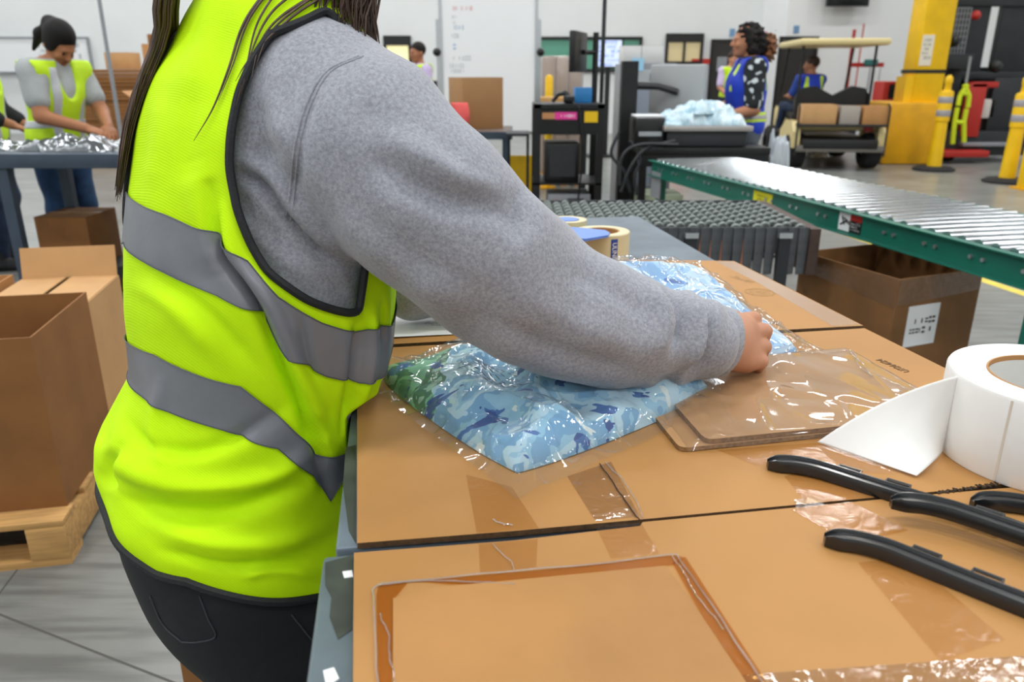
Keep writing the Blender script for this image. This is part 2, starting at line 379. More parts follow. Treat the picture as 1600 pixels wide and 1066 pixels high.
# dark doors and openings in the back wall
def door(n, px0, px1, ytop, Y, label, sign=True):
    x0, x1, _, z1 = wrect(px0, ytop, px1, 190, Y); fr = MB()
    fr.bx(x0-.06, x0, Y-.06, Y, 0, z1+.06).bx(x1, x1+.06, Y-.06, Y, 0, z1+.06).bx(x0, x1, Y-.06, Y, z1, z1+.06)
    t = thing('door_%d' % n, label, 'door', ((x0+x1)/2, Y, 0)); t['kind'] = 'structure'
    fr.obj('door_frame', BLACK, t, off=((x0+x1)/2, Y, 0))
    leaf = MB().bx(x0+.005, x1-.005, Y-.045, Y-.005, 0.005, z1-.005).obj('door_leaf', DOORM, t, off=((x0+x1)/2, Y, 0))
    xm = (x0+x1)/2
    MB().bx(x1-.12-xm, x1-.04-xm, -.1, -.045, .98, 1.04).obj('door_handle', SILVER, leaf)
    if sign: MB().bx(x0+.1-xm, x0+.32-xm, -.05, -.0455, 1.35, 1.65).obj('door_notice', GREY, leaf)
    return t
door(1, 1115, 1148, 66, 18.2, 'black door in the far wall behind the woman in the blue vest')
door(2, 1222, 1258, 62, 16.6, 'black door in the white wall beside the cart roof', sign=False)
# lit opening, glazed with warm light behind
def window(n, px0, px1, y0, y1, Y, label, pane, frame=BLACK, head=.0, mull=()):
    x0, x1, z0, z1 = wrect(px0, y0, px1, y1, Y); c = ((x0+x1)/2, Y, z0); t = thing('window_%d' % n, label, 'window', c); t['kind'] = 'structure'
    f = MB(); e = .06
    f.bx(x0-e, x0, Y-.07, Y-.002, z0-e, z1+e+head).bx(x1, x1+e, Y-.07, Y-.002, z0-e, z1+e+head).bx(x0, x1, Y-.07, Y-.002, z1, z1+e+head).bx(x0, x1, Y-.07, Y-.002, z0-e, z0)
    for q in mull: xx = x0+(x1-x0)*q; f.bx(xx-.025, xx+.025, Y-.065, Y-.002, z0, z1)
    f.obj('window_frame', frame, t, off=c); MB().bx(x0, x1, Y-.03, Y-.01, z0, z1).obj('pane', pane, t, off=c); return t
window(1, 604, 640, 71, 112, 18.2, 'warmly lit window behind the man in the lavender shirt', glow('warm_window', '#fff2b8', 1.1), head=.14)
window(2, 838, 997, 62, 108, 18.2, 'long green tinted window in the far wall behind the monitors', mat('green_glass', '#5f9c86', .15), mull=(.35, .7))
window(3, 1044, 1092, 66, 96, 18.2, 'small dark framed window with a lit room behind', glow('dim_window', '#c9b98f', .45), head=.12, mull=(.5,))
SIGNB = mat('sign_blue', '#6f93b8', .6)
for px, py, Y in ((1144, 51, 18.2), (1244, 46, 16.6)):
    x0, x1, z0, z1 = wrect(px-3.5, py-6, px+3.5, py+6, Y); m_ = MB().bx(x0, x1, Y-.02, Y-.001, z0, z1)
    tag(m_.obj('door_sign', SIGNB), 'small blue sign above the black door '+('behind the woman in blue' if px < 1200 else 'beside the cart'), 'sign')
x0, x1, z0, z1 = wrect(1297, -40, 1356, 10, 16.3)
t = thing('television', 'black flat television hanging high on the white wall above the cart', 'television', ((x0+x1)/2, 16.3, z0))
MB().bx(-(x1-x0)/2, (x1-x0)/2, -.03, .05, 0, z1-z0).obj('casing', BLACKP, t)
MB().bx(-(x1-x0)/2+.03, (x1-x0)/2-.03, -.034, -.0295, .03, z1-z0-.03).obj('screen', mat('screen_off', '#0a0b0d', .12), t)
MB().bx(-.2, .2, .05, .3, .2, .6).obj('bracket', BLACK, t)
x0, x1, z0, z1 = wrect(1080, 92, 1112, 100, 18.2)
tag(MB().bx(x0, x1, 18.15, 18.199, z0, z1).obj('wall_notice', RED), 'red notice strip on the far wall beside the black door', 'notice')
# whiteboard on the wall at far left
x0, x1, z0, z1 = wrect(-60, 60, 146, 112, 18.2); c = ((x0+x1)/2, 18.15, z0)
t = thing('whiteboard', 'wide wall whiteboard behind the woman at the packing table', 'whiteboard', c)
MB().bx(x0, x1, 18.14, 18.19, z0, z1).obj('board', WHITE, t, off=c)
m_ = MB(); m_.bx(x0-.03, x0, 18.11, 18.19, z0, z1).bx(x1, x1+.03, 18.11, 18.19, z0, z1).bx(x0-.03, x1+.03, 18.11, 18.19, z1, z1+.03).bx(x0-.03, x1+.03, 18.08, 18.19, z0-.03, z0); m_.obj('rim', GREY, t, off=c)
o = ticks(4, .9, .45, .09, 5).obj('notice', GREY, t); o.rotation_euler = (PI/2, 0, 0); o.location = (x1-c[0]-.65, -.02, (z1-z0)*.55)
# conduit pole at left
tag(MB().tube([(pt(155, 0, 8.5).x, 8.5, 0), (pt(155, 0, 8.5).x, 8.5, 6)], .02, 10).obj('conduit_pole', GREY), 'thin grey pole rising beside the stacked cardboard at the left', 'pole')
# ================================================================== yellow column with its guard
cx, cy = P(1430, 256, 0).x+.02, P(1430, 256, 0).y+.25
t = thing('support_column', 'square yellow steel column rising from a yellow guard beside the cart', 'column', (cx, cy, 0))
MB().box((0, 0, 3.9), (.44, .44, 7.78), ch=.02).obj('post', YELLOW, t)
m_ = MB().box((0, 0, 1.33), (.46, .46, .05)); m_.obj('band', BLACK, t)
g = MB(); g.box((-.22, .05, .45), (.78, .85, .90), ch=.04); g.obj('guard', YELLOW_D, t)
g = MB(); g.box((-.27, -.05, 1.06), (.14, .3, .40)); g.obj('handle_box', YELLOW, t)
n_ = MB().box((-.12, -.228, 1.62), (.17, .012, .42)).obj('notice', mat('notice_cream', '#e9e2cf', .7), t)
o = ticks(5, .12, .3, .045, 9).obj('notice_print', mat('notice_ink', '#7a7f86', .7), n_); o.rotation_euler = (PI/2, 0, 0); o.location = (-.12, -.236, 1.64)
# delineator posts
REFL = mat('reflective_grey', '#a7a3a8', .35, .2)
def delineator(px, py, label, sc=1.):
    p = P(px, py, 0); t = thing('delineator_post', label, 'bollard', (p.x, p.y, 0), group='yellow delineator posts')
    MB().lathe([(0, .0), (.26, .0), (.27, .02), (.22, .05), (.08, .06), (0, .06)], n=24).obj('base', RUBBER, t)
    MB().lathe([(.095, .05), (.09, .1), (.075, .62), (.075, .64), (.088, .65), (.088, 1.0), (.08, 1.03), (.045, 1.04), (.04, 1.12), (.05, 1.14), (.045, 1.2), (.02, 1.23), (0, 1.23)], n=20).obj('tube', YELLOW, t)
    for z in (.71, .88):
        MB().lathe([(.0895, z), (.0905, z+.002), (.0905, z+.078), (.0895, z+.08)], n=20).obj('reflective_band', REFL, t)
    t.scale = (sc, sc, sc); return t
delineator(1458, 266, 'yellow delineator post standing in front of the yellow column guard', 1.04)
delineator(1572, 285, 'yellow delineator post at the far right edge beside the lift truck', 1.04)
p = P(1604, 296, 0)
t = thing('guard_rail', 'yellow floor guard rail cut off by the right edge', 'barrier', (p.x, p.y, 0))
MB().box((.35, 0, .25), (.9, .12, .5), ch=.02).obj('rail', YELLOW, t); MB().box((.35, 0, .01), (.95, .3, .02)).obj('foot_plate', YELLOW_D, t)
# ================================================================== figures
def rotz(a): return np.array([[math.cos(a), -math.sin(a), 0], [math.sin(a), math.cos(a), 0], [0, 0, 1]])
def head_field(c, yaw, pitch, s=1., h=.006):
    """head with brow, nose, lips, chin and ears; c = centre of the skull, looking along +y before yaw/pitch"""
    R = rotz(yaw) @ np.array([[1, 0, 0], [0, math.cos(pitch), -math.sin(pitch)], [0, math.sin(pitch), math.cos(pitch)]])
    c = np.asarray(c, float); q = lambda x, y, z: c+R @ (np.array([x, y, z])*s)
    M = R.T; F = Field(c-.17*s, c+.17*s, h); e = lambda p, r, k=.02, **kw: F.ell(q(*p), np.array(r)*s, k*s, M, **kw)
    e((0, -.012, .03), (.075, .094, .088)); e((0, .03, -.03), (.060, .062, .085), .03); e((0, .06, -.093), (.028, .026, .024), .03)
    e((0, .083, .012), (.045, .014, .012), .014)
    for sx in (-1, 1):
        e((sx*.030, .092, -.008), (.017, .012, .011), .008, cut=True); e((sx*.03, .080, -.008), (.0125, .0125, .0125), .002)
        e((sx*.036, .073, -.035), (.022, .018, .018), .02); e((sx*.075, -.008, -.012), (.010, .02, .032), .008)
    F.cone(q(0, .092, .004), q(0, .112, -.032), .008*s, .012*s, .012*s); e((0, .1, -.038), (.017, .012, .009), .01)
    e((0, .090, -.062), (.023, .010, .006), .008); e((0, .088, -.072), (.02, .010, .006), .006)
    return F, q, R
def hand_mesh(wr, d, up, curl=.5, s=1., h=.0045, thumb=1., mirror=1, spread=1.):
    """palm and five fingers: wrist point, direction of the palm, back-of-hand normal, curl 0..1 for the fingers"""
    d = np.asarray(d, float)/np.linalg.norm(d); up = np.asarray(up, float); up = up-d*(up @ d); up /= np.linalg.norm(up); r = np.cross(d, up)*mirror
    wr = np.asarray(wr, float); F = Field(wr+d*.06*s-.17*s, wr+d*.06*s+.17*s, h); M = np.stack([r, d, up])
    F.cone(wr-d*.05*s, wr+d*.01*s, .026*s, .026*s, .01); F.ell(wr+d*.048*s, np.array([.041, .052, .0165])*s, .014*s, M)
    F.ell(wr+d*.03*s-r*.03*s-up*.006*s, np.array([.016, .03, .016])*s, .012*s, M)
    for x, L, rr, o in ((-.031, .072, .0088, .082), (-.0105, .082, .0093, .090), (.0105, .076, .009, .087), (.0305, .060, .0078, .078)):
        p = wr+d*o*s+r*x*s*spread-up*.001*s; a = -.25+curl*.3
        for seg, fr in enumerate((.45, .31, .24)):
            a += curl*(1.15, 1.35, .8)[seg]*.9
            dd = d*math.cos(a)-up*math.sin(a)+r*x*1.5*(spread-1)
            n_ = p+dd*L*fr*s; F.cone(p, n_, rr*s*(1-.06*seg), rr*s*(1-.06*(seg+1)), .004*s); p = n_
    p = wr+d*.028*s-r*.036*s-up*.004*s; a1 = p+(d*.75-r*.75*thumb-up*.35)*.034*s; a2 = a1+(d*.95-r*.15*thumb-up*.45*(.3+curl))*.03*s; a3 = a2+(d*.9+r*.35*(curl)-up*.5*(.2+curl))*.024*s
    F.chain([p, a1, a2, a3], [.013*s, .0115*s, .010*s, .0085*s], .006*s)
    return F.mesh(1)
SKIN = {}
def skin(hexc):
    return mat('skin_'+hexc.strip('#'), hexc, .55, var=.05, vscale=14, spec=.35)
LIP = mat('lip', '#8c4a40', .5); EYE = mat('eye_dark', '#1d1512', .2)
def worker(name, label, loc, rz, J, skinc, hairc, hair_style, clothes, h=.012, group=None, size=1., cat='person'):
    """J: joints in metres, x right / y forward / z up. clothes: list of dicts"""
    root = thing(name, label, cat, loc, rz, group); g = lambda k: np.array(J[k], float)
    lo, hi = np.array([-.62, -.5, -.01]), np.array([.62, .85, 1.8])
    pel, ch, nk, hd = g('pelvis'), g('chest'), g('neck'), g('head')
    yaw, pit = J.get('look', (0, 0))
    W = J.get('w', 1.)
    def torso(F, e=0., k=.04, legs=False):
        rg = np.array([1, 0, 0]); M = None
        F.ell(pel, (.165*W+e, .115*W+e, .13+e), k); F.ell(pel*.5+ch*.5, (.142*W+e, .105*W+e, .17+e), k); F.ell(ch, (.165*W+e, .115*W+e, .17+e), k)
        F.cone(g('shl'), g('shr'), .062+e, .062+e, k); F.cone(g('shl'), nk, .055+e*.7, .05+e*.7, k); F.cone(g('shr'), nk, .055+e*.7, .05+e*.7, k)
    def arm(F, s, e=0., t0=0., t1=2., k=.02):
        p = [g('sh'+s), g('el'+s), g('wr'+s)]; r = [.056*W, .043*W, .030]
        for i in range(2):
            b = min(1., t1-i)
            if b <= 0: continue
            q = p[i]+(p[i+1]-p[i])*b; rr = r[i]+(r[i+1]-r[i])*b; F.cone(p[i], q, r[i]+e, rr+e, k)
    def legs(F, e=0., k=.03, stop=1.):
        F.ell(pel-np.array([0, 0, .02]), (.168*W+e, .122*W+e, .13+e), k)
        for s in 'lr':
            hp, kn, an = g('hip'+s), g('kn'+s), g('an'+s); F.chain([hp, kn], [.088*W+e, .060*W+e], k); F.cone(kn, kn+(an-kn)*stop, .058*W+e, .040*W+e, k)
            F.ell(kn+(an-kn)*.3+np.array([0, -.012, 0]), (.055*W+e, .055*W+e, .1), .02)
    # body
    F = Field(lo, hi, h*.85); torso(F); legs(F)
    for s in 'lr':
        arm(F, s); an = g('an'+s); F.cone(an+np.array([0, -.03, -.05]), an+np.array([0, .13, -.065]), .035, .028, .03)
    F.cone(nk-np.array([0, 0, .03]), hd-np.array([0, .012, .06]), .055, .05, .02)
    HF, q, R = head_field(hd, yaw, pit, h=h*.55)
    HF.cone(q(0, -.02, -.02), hd*.35+nk*.65, .05, .05, .02)
    parts = [F.mesh(1), HF.mesh(1)]
    for s, mr in (('l', -1), ('r', 1)):
        w_, e_ = g('wr'+s), g('el'+s); dd = J.get('hand'+s, w_-e_); parts.append(hand_mesh(w_, dd, J.get('up'+s, (0, .2, 1)), J.get('curl', .45), .98, h*.5, mirror=mr))
    v, f = joined(*parts)
    o = mesh_obj('body', v, f, [skin(skinc), LIP, EYE], root); cs = v[f].mean(1); mi = np.zeros(len(f), int)
    mi[np.linalg.norm((cs-q(0, .098, -.067))/np.array([1, 1, .4]), axis=1) < .021] = 1
    for sx in (-1, 1): mi[np.linalg.norm(cs-q(sx*.03, .092, -.006), axis=1) < .0095] = 2
    o.data.polygons.foreach_set('material_index', mi)
    # hair
    HM = mat('hair_'+hairc.strip('#'), hairc, .62, spec=.25, var=.35, vscale=60, stretch=(1, 1, .15), bump=.4, bscale=120)
    F = Field(hd-.32, hd+.2, h*.7); Mh = R.T
    F.ell(q(0, -.018, .042), (.083, .100, .092), .02, Mh)
    if hair_style == 'tied':
        for sx in (-1, 1): F.ell(q(sx*.066, .0, .0), (.02, .055, .05), .02, Mh)
        F.ell(q(0, -.11, .05), (.045, .045, .045), .03, Mh); F.chain([q(0, -.1, .03), q(.01, -.13, -.05), q(.02, -.12, -.16)], [.035, .035, .012], .02)
    elif hair_style == 'curly':
        for sx in (-1, 1): F.chain([q(sx*.066, -.01, .03), q(sx*.074, -.03, -.07), q(sx*.06, -.06, -.12)], [.03, .034, .02], .02)
        F.ell(q(0, -.1, -.02), (.075, .06, .085), .04, Mh)
    elif hair_style == 'long':
        for sx in (-1, 1): F.chain([q(sx*.066, -.01, .03), q(sx*.078, -.01, -.08), hd+np.array([sx*.085, .0, -.26])], [.03, .034, .02], .02)
        F.chain([q(0, -.08, .0), hd+np.array([0, -.1, -.15]), hd+np.array([0, -.11, -.3])], [.06, .06, .03], .03)
    if hair_style == 'curly': F.bumps(Waves(170, 20, 4), .007)
    F.ell(q(0, .118, -.045), (.066, .085, .098), .012, Mh, cut=True)
    v, f = F.mesh(1); mesh_obj('hair', v, f, HM, root)
    if hair_style == 'curly':
        F = Field(q(0, -.2, -.05)-.2, q(0, -.2, -.05)+.2, h*.7); F.chain([q(.01, -.10, .03), q(.01, -.165, .0), q(.02, -.175, -.08), q(.02, -.15, -.14)], [.03, .055, .05, .03], .02); F.bumps(Waves(160, 20, 9), .014)
        v, f = F.mesh(1); tag(mesh_obj('ponytail', v, f, mat('hair_brown_curls', '#7a4a22', .55, var=.5, vscale=40), root), 'light brown curly ponytail')
        MB().lathe([(.018, -.016), (.034, -.02), (.042, 0), (.034, .02), (.018, .016)], tuple(q(.01, -.118, .035)), 12, 'Y', close=True).obj('hair_tie', mat('pink_scrunchie', '#e6a3c0', .8, bump=.5, bscale=60), root)
    # clothes
    for cdef in clothes:
        kd = cdef['kind']; e = cdef.get('e', .012); M_ = cdef['mat']; F = Field(lo, hi, h*(.8 if kd in ('stripe', 'strip') else 1))
        if kd == 'shirt':
            torso(F, e)
            for s in 'lr': arm(F, s, e+.008, t1=cdef.get('sleeve', .75))
            F.keep(lambda X, Y, Z: np.maximum(cdef.get('z0', pel[2]-.08)-Z+0*X+0*Y, Z-(nk[2]+.02)+0*X+0*Y)); F.bumps(Waves(38, 14, 3), .003)
        elif kd == 'vest':
            torso(F, e); F.keep(lambda X, Y, Z: np.maximum(cdef.get('z0', pel[2]-.12)-Z+0*X+0*Y, Z-(nk[2]+.012)+0*X+0*Y))
            for s, sg in (('l', -1), ('r', 1)): F.ell(g('sh'+s)+np.array([sg*.068, 0, -.05]), (.062, .10, .135), .004, cut=True)
            if cdef.get('vneck', True): F.ell(nk+np.array([0, .13, -.07]), (.06, .12, .16), .004, cut=True)
            F.bumps(Waves(30, 14, 5), .003)
        elif kd == 'stripe':                     # horizontal band round the trunk
            torso(F, e); z0, z1 = cdef['z']; F.keep(lambda X, Y, Z: np.maximum(z0-Z, Z-z1)+0*X+0*Y)
            for s, sg in (('l', -1), ('r', 1)): F.ell(g('sh'+s)+np.array([sg*.055, 0, -.05]), (.065, .103, .138), .0, cut=True)
        elif kd == 'strip':                      # upright bands over the shoulders
            torso(F, e); x0, w_ = cdef['x'], cdef.get('wd', .025); z0, z1 = cdef.get('z', (pel[2]-.1, nk[2]-.03))
            F.keep(lambda X, Y, Z: np.maximum(np.abs(np.abs(X-ch[0])-x0)-w_+0*Y+0*Z, np.maximum(z0-Z, Z-z1)))
        elif kd == 'trousers':
            legs(F, e, stop=.94); F.keep(lambda X, Y, Z: Z-(pel[2]+.10)+0*X+0*Y); F.bumps(Waves(34, 14, 8), .004)
        elif kd == 'shoes':
            for s in 'lr':
                an = g('an'+s); F = Field(an-.2, an+.25, h*.7); F.cone(an+np.array([0, -.035, -.045]), an+np.array([0, .14, -.055]), .046, .04, .02); F.cone(an+np.array([0, 0, .03]), an+np.array([0, -.01, -.04]), .05, .05, .02)
                F.keep(lambda X, Y, Z: (an[2]-.089)-Z+0*X+0*Y); v, f = F.mesh(1); mesh_obj('shoe', v, f, M_, root)
            continue
        elif kd == 'sash':                      # band round an arm
            s = cdef['side']; p, q_ = g('sh'+s), g('el'+s); F.cone(p+(q_-p)*cdef['t'][0], p+(q_-p)*cdef['t'][1], .056+e, .05+e, .0)
        v, f = F.mesh(1)
        if len(f): mesh_obj(cdef['name'], v, f, M_, root)
    return root
HIVIS = mat('hi_vis_yellow', '#c8f01e', .65, var=.06, vscale=9, bump=.12, bscale=300, bdist=.001)
STRIPE = mat('silver_reflective', '#c9ccd0', .4, .15, var=.05, vscale=20)
DENIM = mat('blue_denim', '#2f4f78', .85, var=.25, vscale=16, bump=.25, bscale=200)
DENIM_D = mat('dark_blue_denim', '#1d2c46', .85, var=.25, vscale=16)
BLUEVEST = mat('royal_blue', '#1238b8', .65, var=.08, vscale=12)
GREYTEE = mat('light_grey_tee', '#a8adad', .85, var=.08, vscale=14)
SHOE = mat('dark_shoe', '#26262a', .6)
def std(**kw):
    J = dict(pelvis=(0, 0, .93), chest=(0, .01, 1.22), neck=(0, .0, 1.40), head=(0, .035, 1.545), shl=(-.165, 0, 1.345), shr=(.165, 0, 1.345), ell=(-.22, .02, 1.07), elr=(.22, .02, 1.07),
             wrl=(-.2, .2, .95), wrr=(.2, .2, .95), hipl=(-.085, 0, .88), hipr=(.085, 0, .88), knl=(-.095, .02, .49), knr=(.095, .02, .49), anl=(-.1, -.02, .09), anr=(.1, -.02, .09))
    J.update(kw); return J
# ================================================================== packing tables under the work
from mathutils.bvhtree import BVHTree
ZT, ZM = .900, .894                     # top of the cardboard, top of the steel
UA = math.radians(8.5); UX = Vector((math.cos(UA), math.sin(UA), 0)); VX = Vector((-math.sin(UA), math.cos(UA), 0))
def table_frame(name, label, corner, ulen, v0, v1):
    c = Vector((corner.x, corner.y, 0)); t = thing(name, label, 'table', c, UA)
    top = MB().bx(0, ulen, v0, v1, ZM-.045, ZM, ch=.004).obj('table_top', STEEL, t)
    for u_, v_ in ((.05, v0+.06), (ulen-.05, v0+.06), (.05, v1-.06), (ulen-.05, v1-.06)):
        MB().bx(u_-.025, u_+.025, v_-.025, v_+.025, 0, ZM-.045).obj('leg', STEEL_D, t)
    m = MB().bx(.04, ulen-.04, v0+.05, v0+.08, ZM-.11, ZM-.045).bx(.04, ulen-.04, v1-.08, v1-.05, ZM-.11, ZM-.045).bx(.03, .06, v0+.05, v1-.05, ZM-.11, ZM-.045).bx(ulen-.06, ulen-.03, v0+.05, v1-.05, ZM-.11, ZM-.045)
    m.obj('apron', STEEL_D, t); MB().bx(.05, ulen-.05, v0+.05, v1-.05, .25, .275).obj('lower_shelf', STEEL, t); return t, top
tn, top_n = table_frame('packing_table', 'grey steel packing table nearest the viewer, under the taped cardboard panel', P(505, 869, ZM), .80, -1.15, 0)
tf, top_f = table_frame('packing_table', 'grey steel packing table the woman leans over, under the bags and tape dispenser', P(523, 861, ZM), .79, 0.003, 1.62)
PAINT = mat('worn_dark_patch', '#3a4038', .6, var=.3, vscale=30)
for poly, o in (([(508, 880), (552, 868), (550, 985), (528, 1000), (515, 965), (518, 935), (508, 915)], tn), ([(540, 700), (556, 696), (556, 850), (545, 830), (536, 760)], tf)):
    q = [P(x, y, ZM) for x, y in poly]; m = MB().prism([(p.x, p.y) for p in q], ZM-.001, ZM+.0006); ob = m.obj('worn_paint', PAINT, None)
    ob.parent = o; ob.matrix_parent_inverse = (Matrix.Translation(o.location) @ Matrix.Rotation(UA, 4, 'Z')).inverted()
for poly in ([(535, 895), (550, 893), (552, 903), (538, 905)], [(505, 1050), (522, 1045), (530, 1062), (510, 1075)]):
    q = [P(x, y, ZM) for x, y in poly]; ob = MB().prism([(p.x, p.y) for p in q], ZM, ZM+.0012).obj('label_scrap', PAPER, None)
    ob.parent = tn; ob.matrix_parent_inverse = (Matrix.Translation(tn.location) @ Matrix.Rotation(UA, 4, 'Z')).inverted()
# ------------------------------------------------------------------ cardboard on the table
SHEETM = mat('cardboard_sheet', '#b38248', .62, var=.09, vscale=4, bump=.12, bscale=260, bdist=.0008)
SHEETM2 = mat('cardboard_sheet_worn', '#ad7d46', .66, var=.12, vscale=7, bump=.2, bscale=90, bdist=.001)
def sheet(name, poly, z0, z1, m, label=None, parent=None, edge=FLUTE, is_px=True, zp=None):
    q = [P(x, y, zp or z1) for x, y in poly] if is_px else [Vector((x, y, z1)) for x, y in poly]
    mb = MB().prism([(p.x, p.y) for p in q], z0, z1); n = len(q)
    o = mb.obj(name, [m, edge], parent); mi = [1]*n+[0, 0]; o.data.polygons.foreach_set('material_index', mi); o.data.update()
    if label: tag(o, label, 'cardboard')
    return o
s1 = sheet('cardboard_sheet', [(553, 864), (800, 845), (1000, 822), (1004, 816), (1475, 771), (1640, 757), (1760, 1180), (551, 1180)], ZM, ZT, SHEETM, 'flattened brown cardboard sheet with a taped rectangular panel, nearest the viewer')
s2 = sheet('cardboard_sheet', [(558, 849), (800, 830), (1000, 812), (1475, 767), (1640, 748), (1650, 662), (1480, 577), (1351, 513), (1100, 528), (735, 536), (558, 546)], ZM, ZT, SHEETM, 'flattened brown cardboard sheet under the camouflage bag and white label roll')
s3 = sheet('cardboard_sheet', [(558, 541), (735, 531), (1100, 522), (1349, 509), (1250, 459), (1147, 408), (880, 404), (660, 430), (560, 440)], ZM, ZT+.001, SHEETM, 'flattened brown cardboard sheet with a round printed stamp, at the far end of the table')
TAPE_C = film('clear_tape', (.95, .88, .76), .035, .16, bump=.10, bscale=45)
TAPE_S = film('shiny_tape', (.95, .9, .8), .18, .12, bump=.25, bscale=38)
TAPE_A = film('amber_tape', (.86, .66, .38), .03, .16, bump=.06, bscale=40)
def tape(poly, m, parent, z=ZT, name='packing_tape', n=0):
    q = [P(x, y, z) for x, y in poly]; mb = MB(); mb.v = [(p.x, p.y, z+.0006) for p in q]; mb.f = [tuple(range(len(q)))[::-1]]; return mb.obj(name, m, parent)
def edge_line(pts, parent, r=.0009, z=ZT+.001, m=None):
    q = [P(x, y, z) for x, y in pts]; n = 40; ts = np.linspace(0, len(q)-1, n); a = crv(np.arange(len(q)), np.array([list(p) for p in q]), ts)
    rn = Waves(9, 8, len(pts)+int(pts[0][0])); a[:, 2] += .0008*np.abs(rn(a*60)); a[:, 0] += .0006*rn(a*40)
    return MB().tube(a, r, 5).obj('glint_or_slit', m or FILM_GLINT, parent)  # pale tubes draw highlights along film edges; the ink one draws a slit
FILM_GLINT = film('glint_or_slit', (.98, .96, .92), .22, .10, haze=.12)  # whitish haze puts the highlight into the colour
# panel with taped rim on the near sheet
pan = sheet('taped_panel', [(614, 935), (680, 918), (1040, 884), (1078, 935), (1172, 1075), (1200, 1130), (614, 1150)], ZT, ZT+.0016, SHEETM2, parent=s1)
tape([(588, 930), (592, 914), (640, 908), (615, 938), (612, 1100), (590, 1100)], TAPE_A, s1, ZT+.0003); tape([(640, 908), (830, 893), (1052, 868), (1072, 872), (1052, 884), (930, 898), (800, 915), (700, 914)], TAPE_A, s1, ZT+.0003)
tape([(1050, 880), (1072, 872), (1204, 1076), (1160, 1076)], TAPE_A, s1, ZT+.0004)
edge_line([(592, 1100), (586, 1000), (584, 940), (592, 914), (680, 905), (800, 893), (930, 882), (1045, 868), (1062, 876), (1110, 945), (1200, 1080)], s1, .0008, ZT+.0012)
edge_line([(592, 960), (606, 990), (612, 1040), (622, 1100)], s1, .0006); edge_line([(590, 916), (660, 908), (760, 911), (805, 914)], s1, .0007); edge_line([(1050, 870), (1066, 893), (1085, 925), (1130, 985)], s1, .0006)
# tapes on the sheets
tape([(748, 851), (840, 843), (838, 888), (750, 896)], TAPE_C, s1); tape([(728, 742), (800, 762), (842, 826), (745, 834)], TAPE_C, s2)
tape([(886, 745), (955, 722), (1000, 808), (930, 815)], TAPE_S, s2); tape([(930, 822), (1002, 818), (1030, 866), (955, 874)], TAPE_C, s1)
edge_line([(772, 851), (785, 868), (800, 880), (804, 892)], s1, .0005); edge_line([(770, 812), (782, 818), (800, 822)], s2, .0008)
edge_line([(937, 725), (965, 765), (985, 795), (1000, 813)], s2, .0006, m=INK); edge_line([(945, 722), (980, 760), (1000, 800), (1003, 812)], s2, .0006)
tape([(1225, 745), (1290, 728), (1380, 776), (1260, 788)], TAPE_C, s2); tape([(1235, 797), (1330, 785), (1420, 830), (1330, 850)], TAPE_C, s1)
tape([(1340, 880), (1420, 872), (1570, 1000), (1470, 1035)], TAPE_C, s1); tape([(1090, 1060), (1500, 1032), (1700, 1020), (1720, 1120), (1090, 1120)], TAPE_S, s1)
tape([(1120, 704), (1310, 690), (1400, 742), (1180, 728)], TAPE_C, s2)
tape([(1118, 409), (1146, 409), (1345, 508), (1300, 510), (1180, 440)], film('edge_tape', (.95, .9, .82), .12, .25), s3, ZT+.001)
tape([(1240, 782), (1275, 777), (1290, 792), (1245, 797)], TAPE_S, s1)
# crease with crushed flutes beside the roll
m = MB()
for i in range(34):
    a = P(1466+i*3.6, 773-i*.62+random.uniform(-3, 1), ZT); m.box((a.x, a.y, ZT-.0005), (.0022, random.uniform(.003, .007), .003), rz=random.uniform(-.5, .5))
m.obj('crushed_flutes', mat('flute_dark', '#3a2a19', .9), s2)
# printing on the sheets
a, b = P(1424, 584, ZT), P(1368, 560, ZT); d = b-a
BROWN_INK = mat('brown_ink', '#6b5238', .8); FADED_INK = mat('faded_ink', '#a08055', .8)
text_obj('carton_code', 'U7264/24', .0165, BROWN_INK, s2, loc=((a.x+b.x)/2, (a.y+b.y)/2, ZT+.0004), rot=(0, 0, math.atan2(d.y, d.x)), sx=d.length/.079)
a, b = P(1180, 444, ZT), P(1140, 431, ZT); d = b-a
o = ticks(3, .06, .018, .006, 12).obj('faded_print', FADED_INK, s3); o.location = ((a.x+b.x)/2, (a.y+b.y)/2, ZT+.0016); o.rotation_euler = (0, 0, math.atan2(d.y, d.x))
c = P(1187, 457, ZT+.001); m = MB()
for r0, r1 in ((.026, .0275), (.018, .019)):
    m.lathe([(r0, 0), (r1, 0)], n=40)
m2 = ticks(4, .026, .02, .005, 2); m.add(m2.v, m2.f)
o = m.obj('round_stamp', FADED_INK, s3); o.location = (c.x, c.y, ZT+.0016); o.rotation_euler = (0, 0, 2.5)
# ------------------------------------------------------------------ wrapped pads
pads = thing('cardboard_pads', 'stack of flat brown cardboard pads wrapped in clear shrink film between hand and label roll', 'cardboard', (.36, .92, ZT))
def pad(name, shift, z0, z1, m):
    c = [(.217, .772), (.545, .842), (.500, 1.075), (.180, 1.005)]; c = [(x+shift[0], y+shift[1]) for x, y in c]
    r = .012; pts = []
    for i in range(4):
        p, a, b = Vector(c[i]), Vector(c[i-1]), Vector(c[(i+1) % 4]); da, db = (a-p).normalized(), (b-p).normalized()
        for k in range(4): t = k/3; pts.append(tuple(p+da*r*(1-t)**2+db*r*t**2))
    o = sheet(name, pts, z0, z1, m, is_px=False, edge=mat('pad_edge', '#8d6b43', .8, var=.4, vscale=220)); o.parent = pads; o.matrix_parent_inverse = Matrix.Translation((-.36, -.92, -ZT)); return pts
PADM = mat('pad_kraft', '#b58a5c', .6, var=.14, vscale=9, bump=.15, bscale=80, bdist=.001)
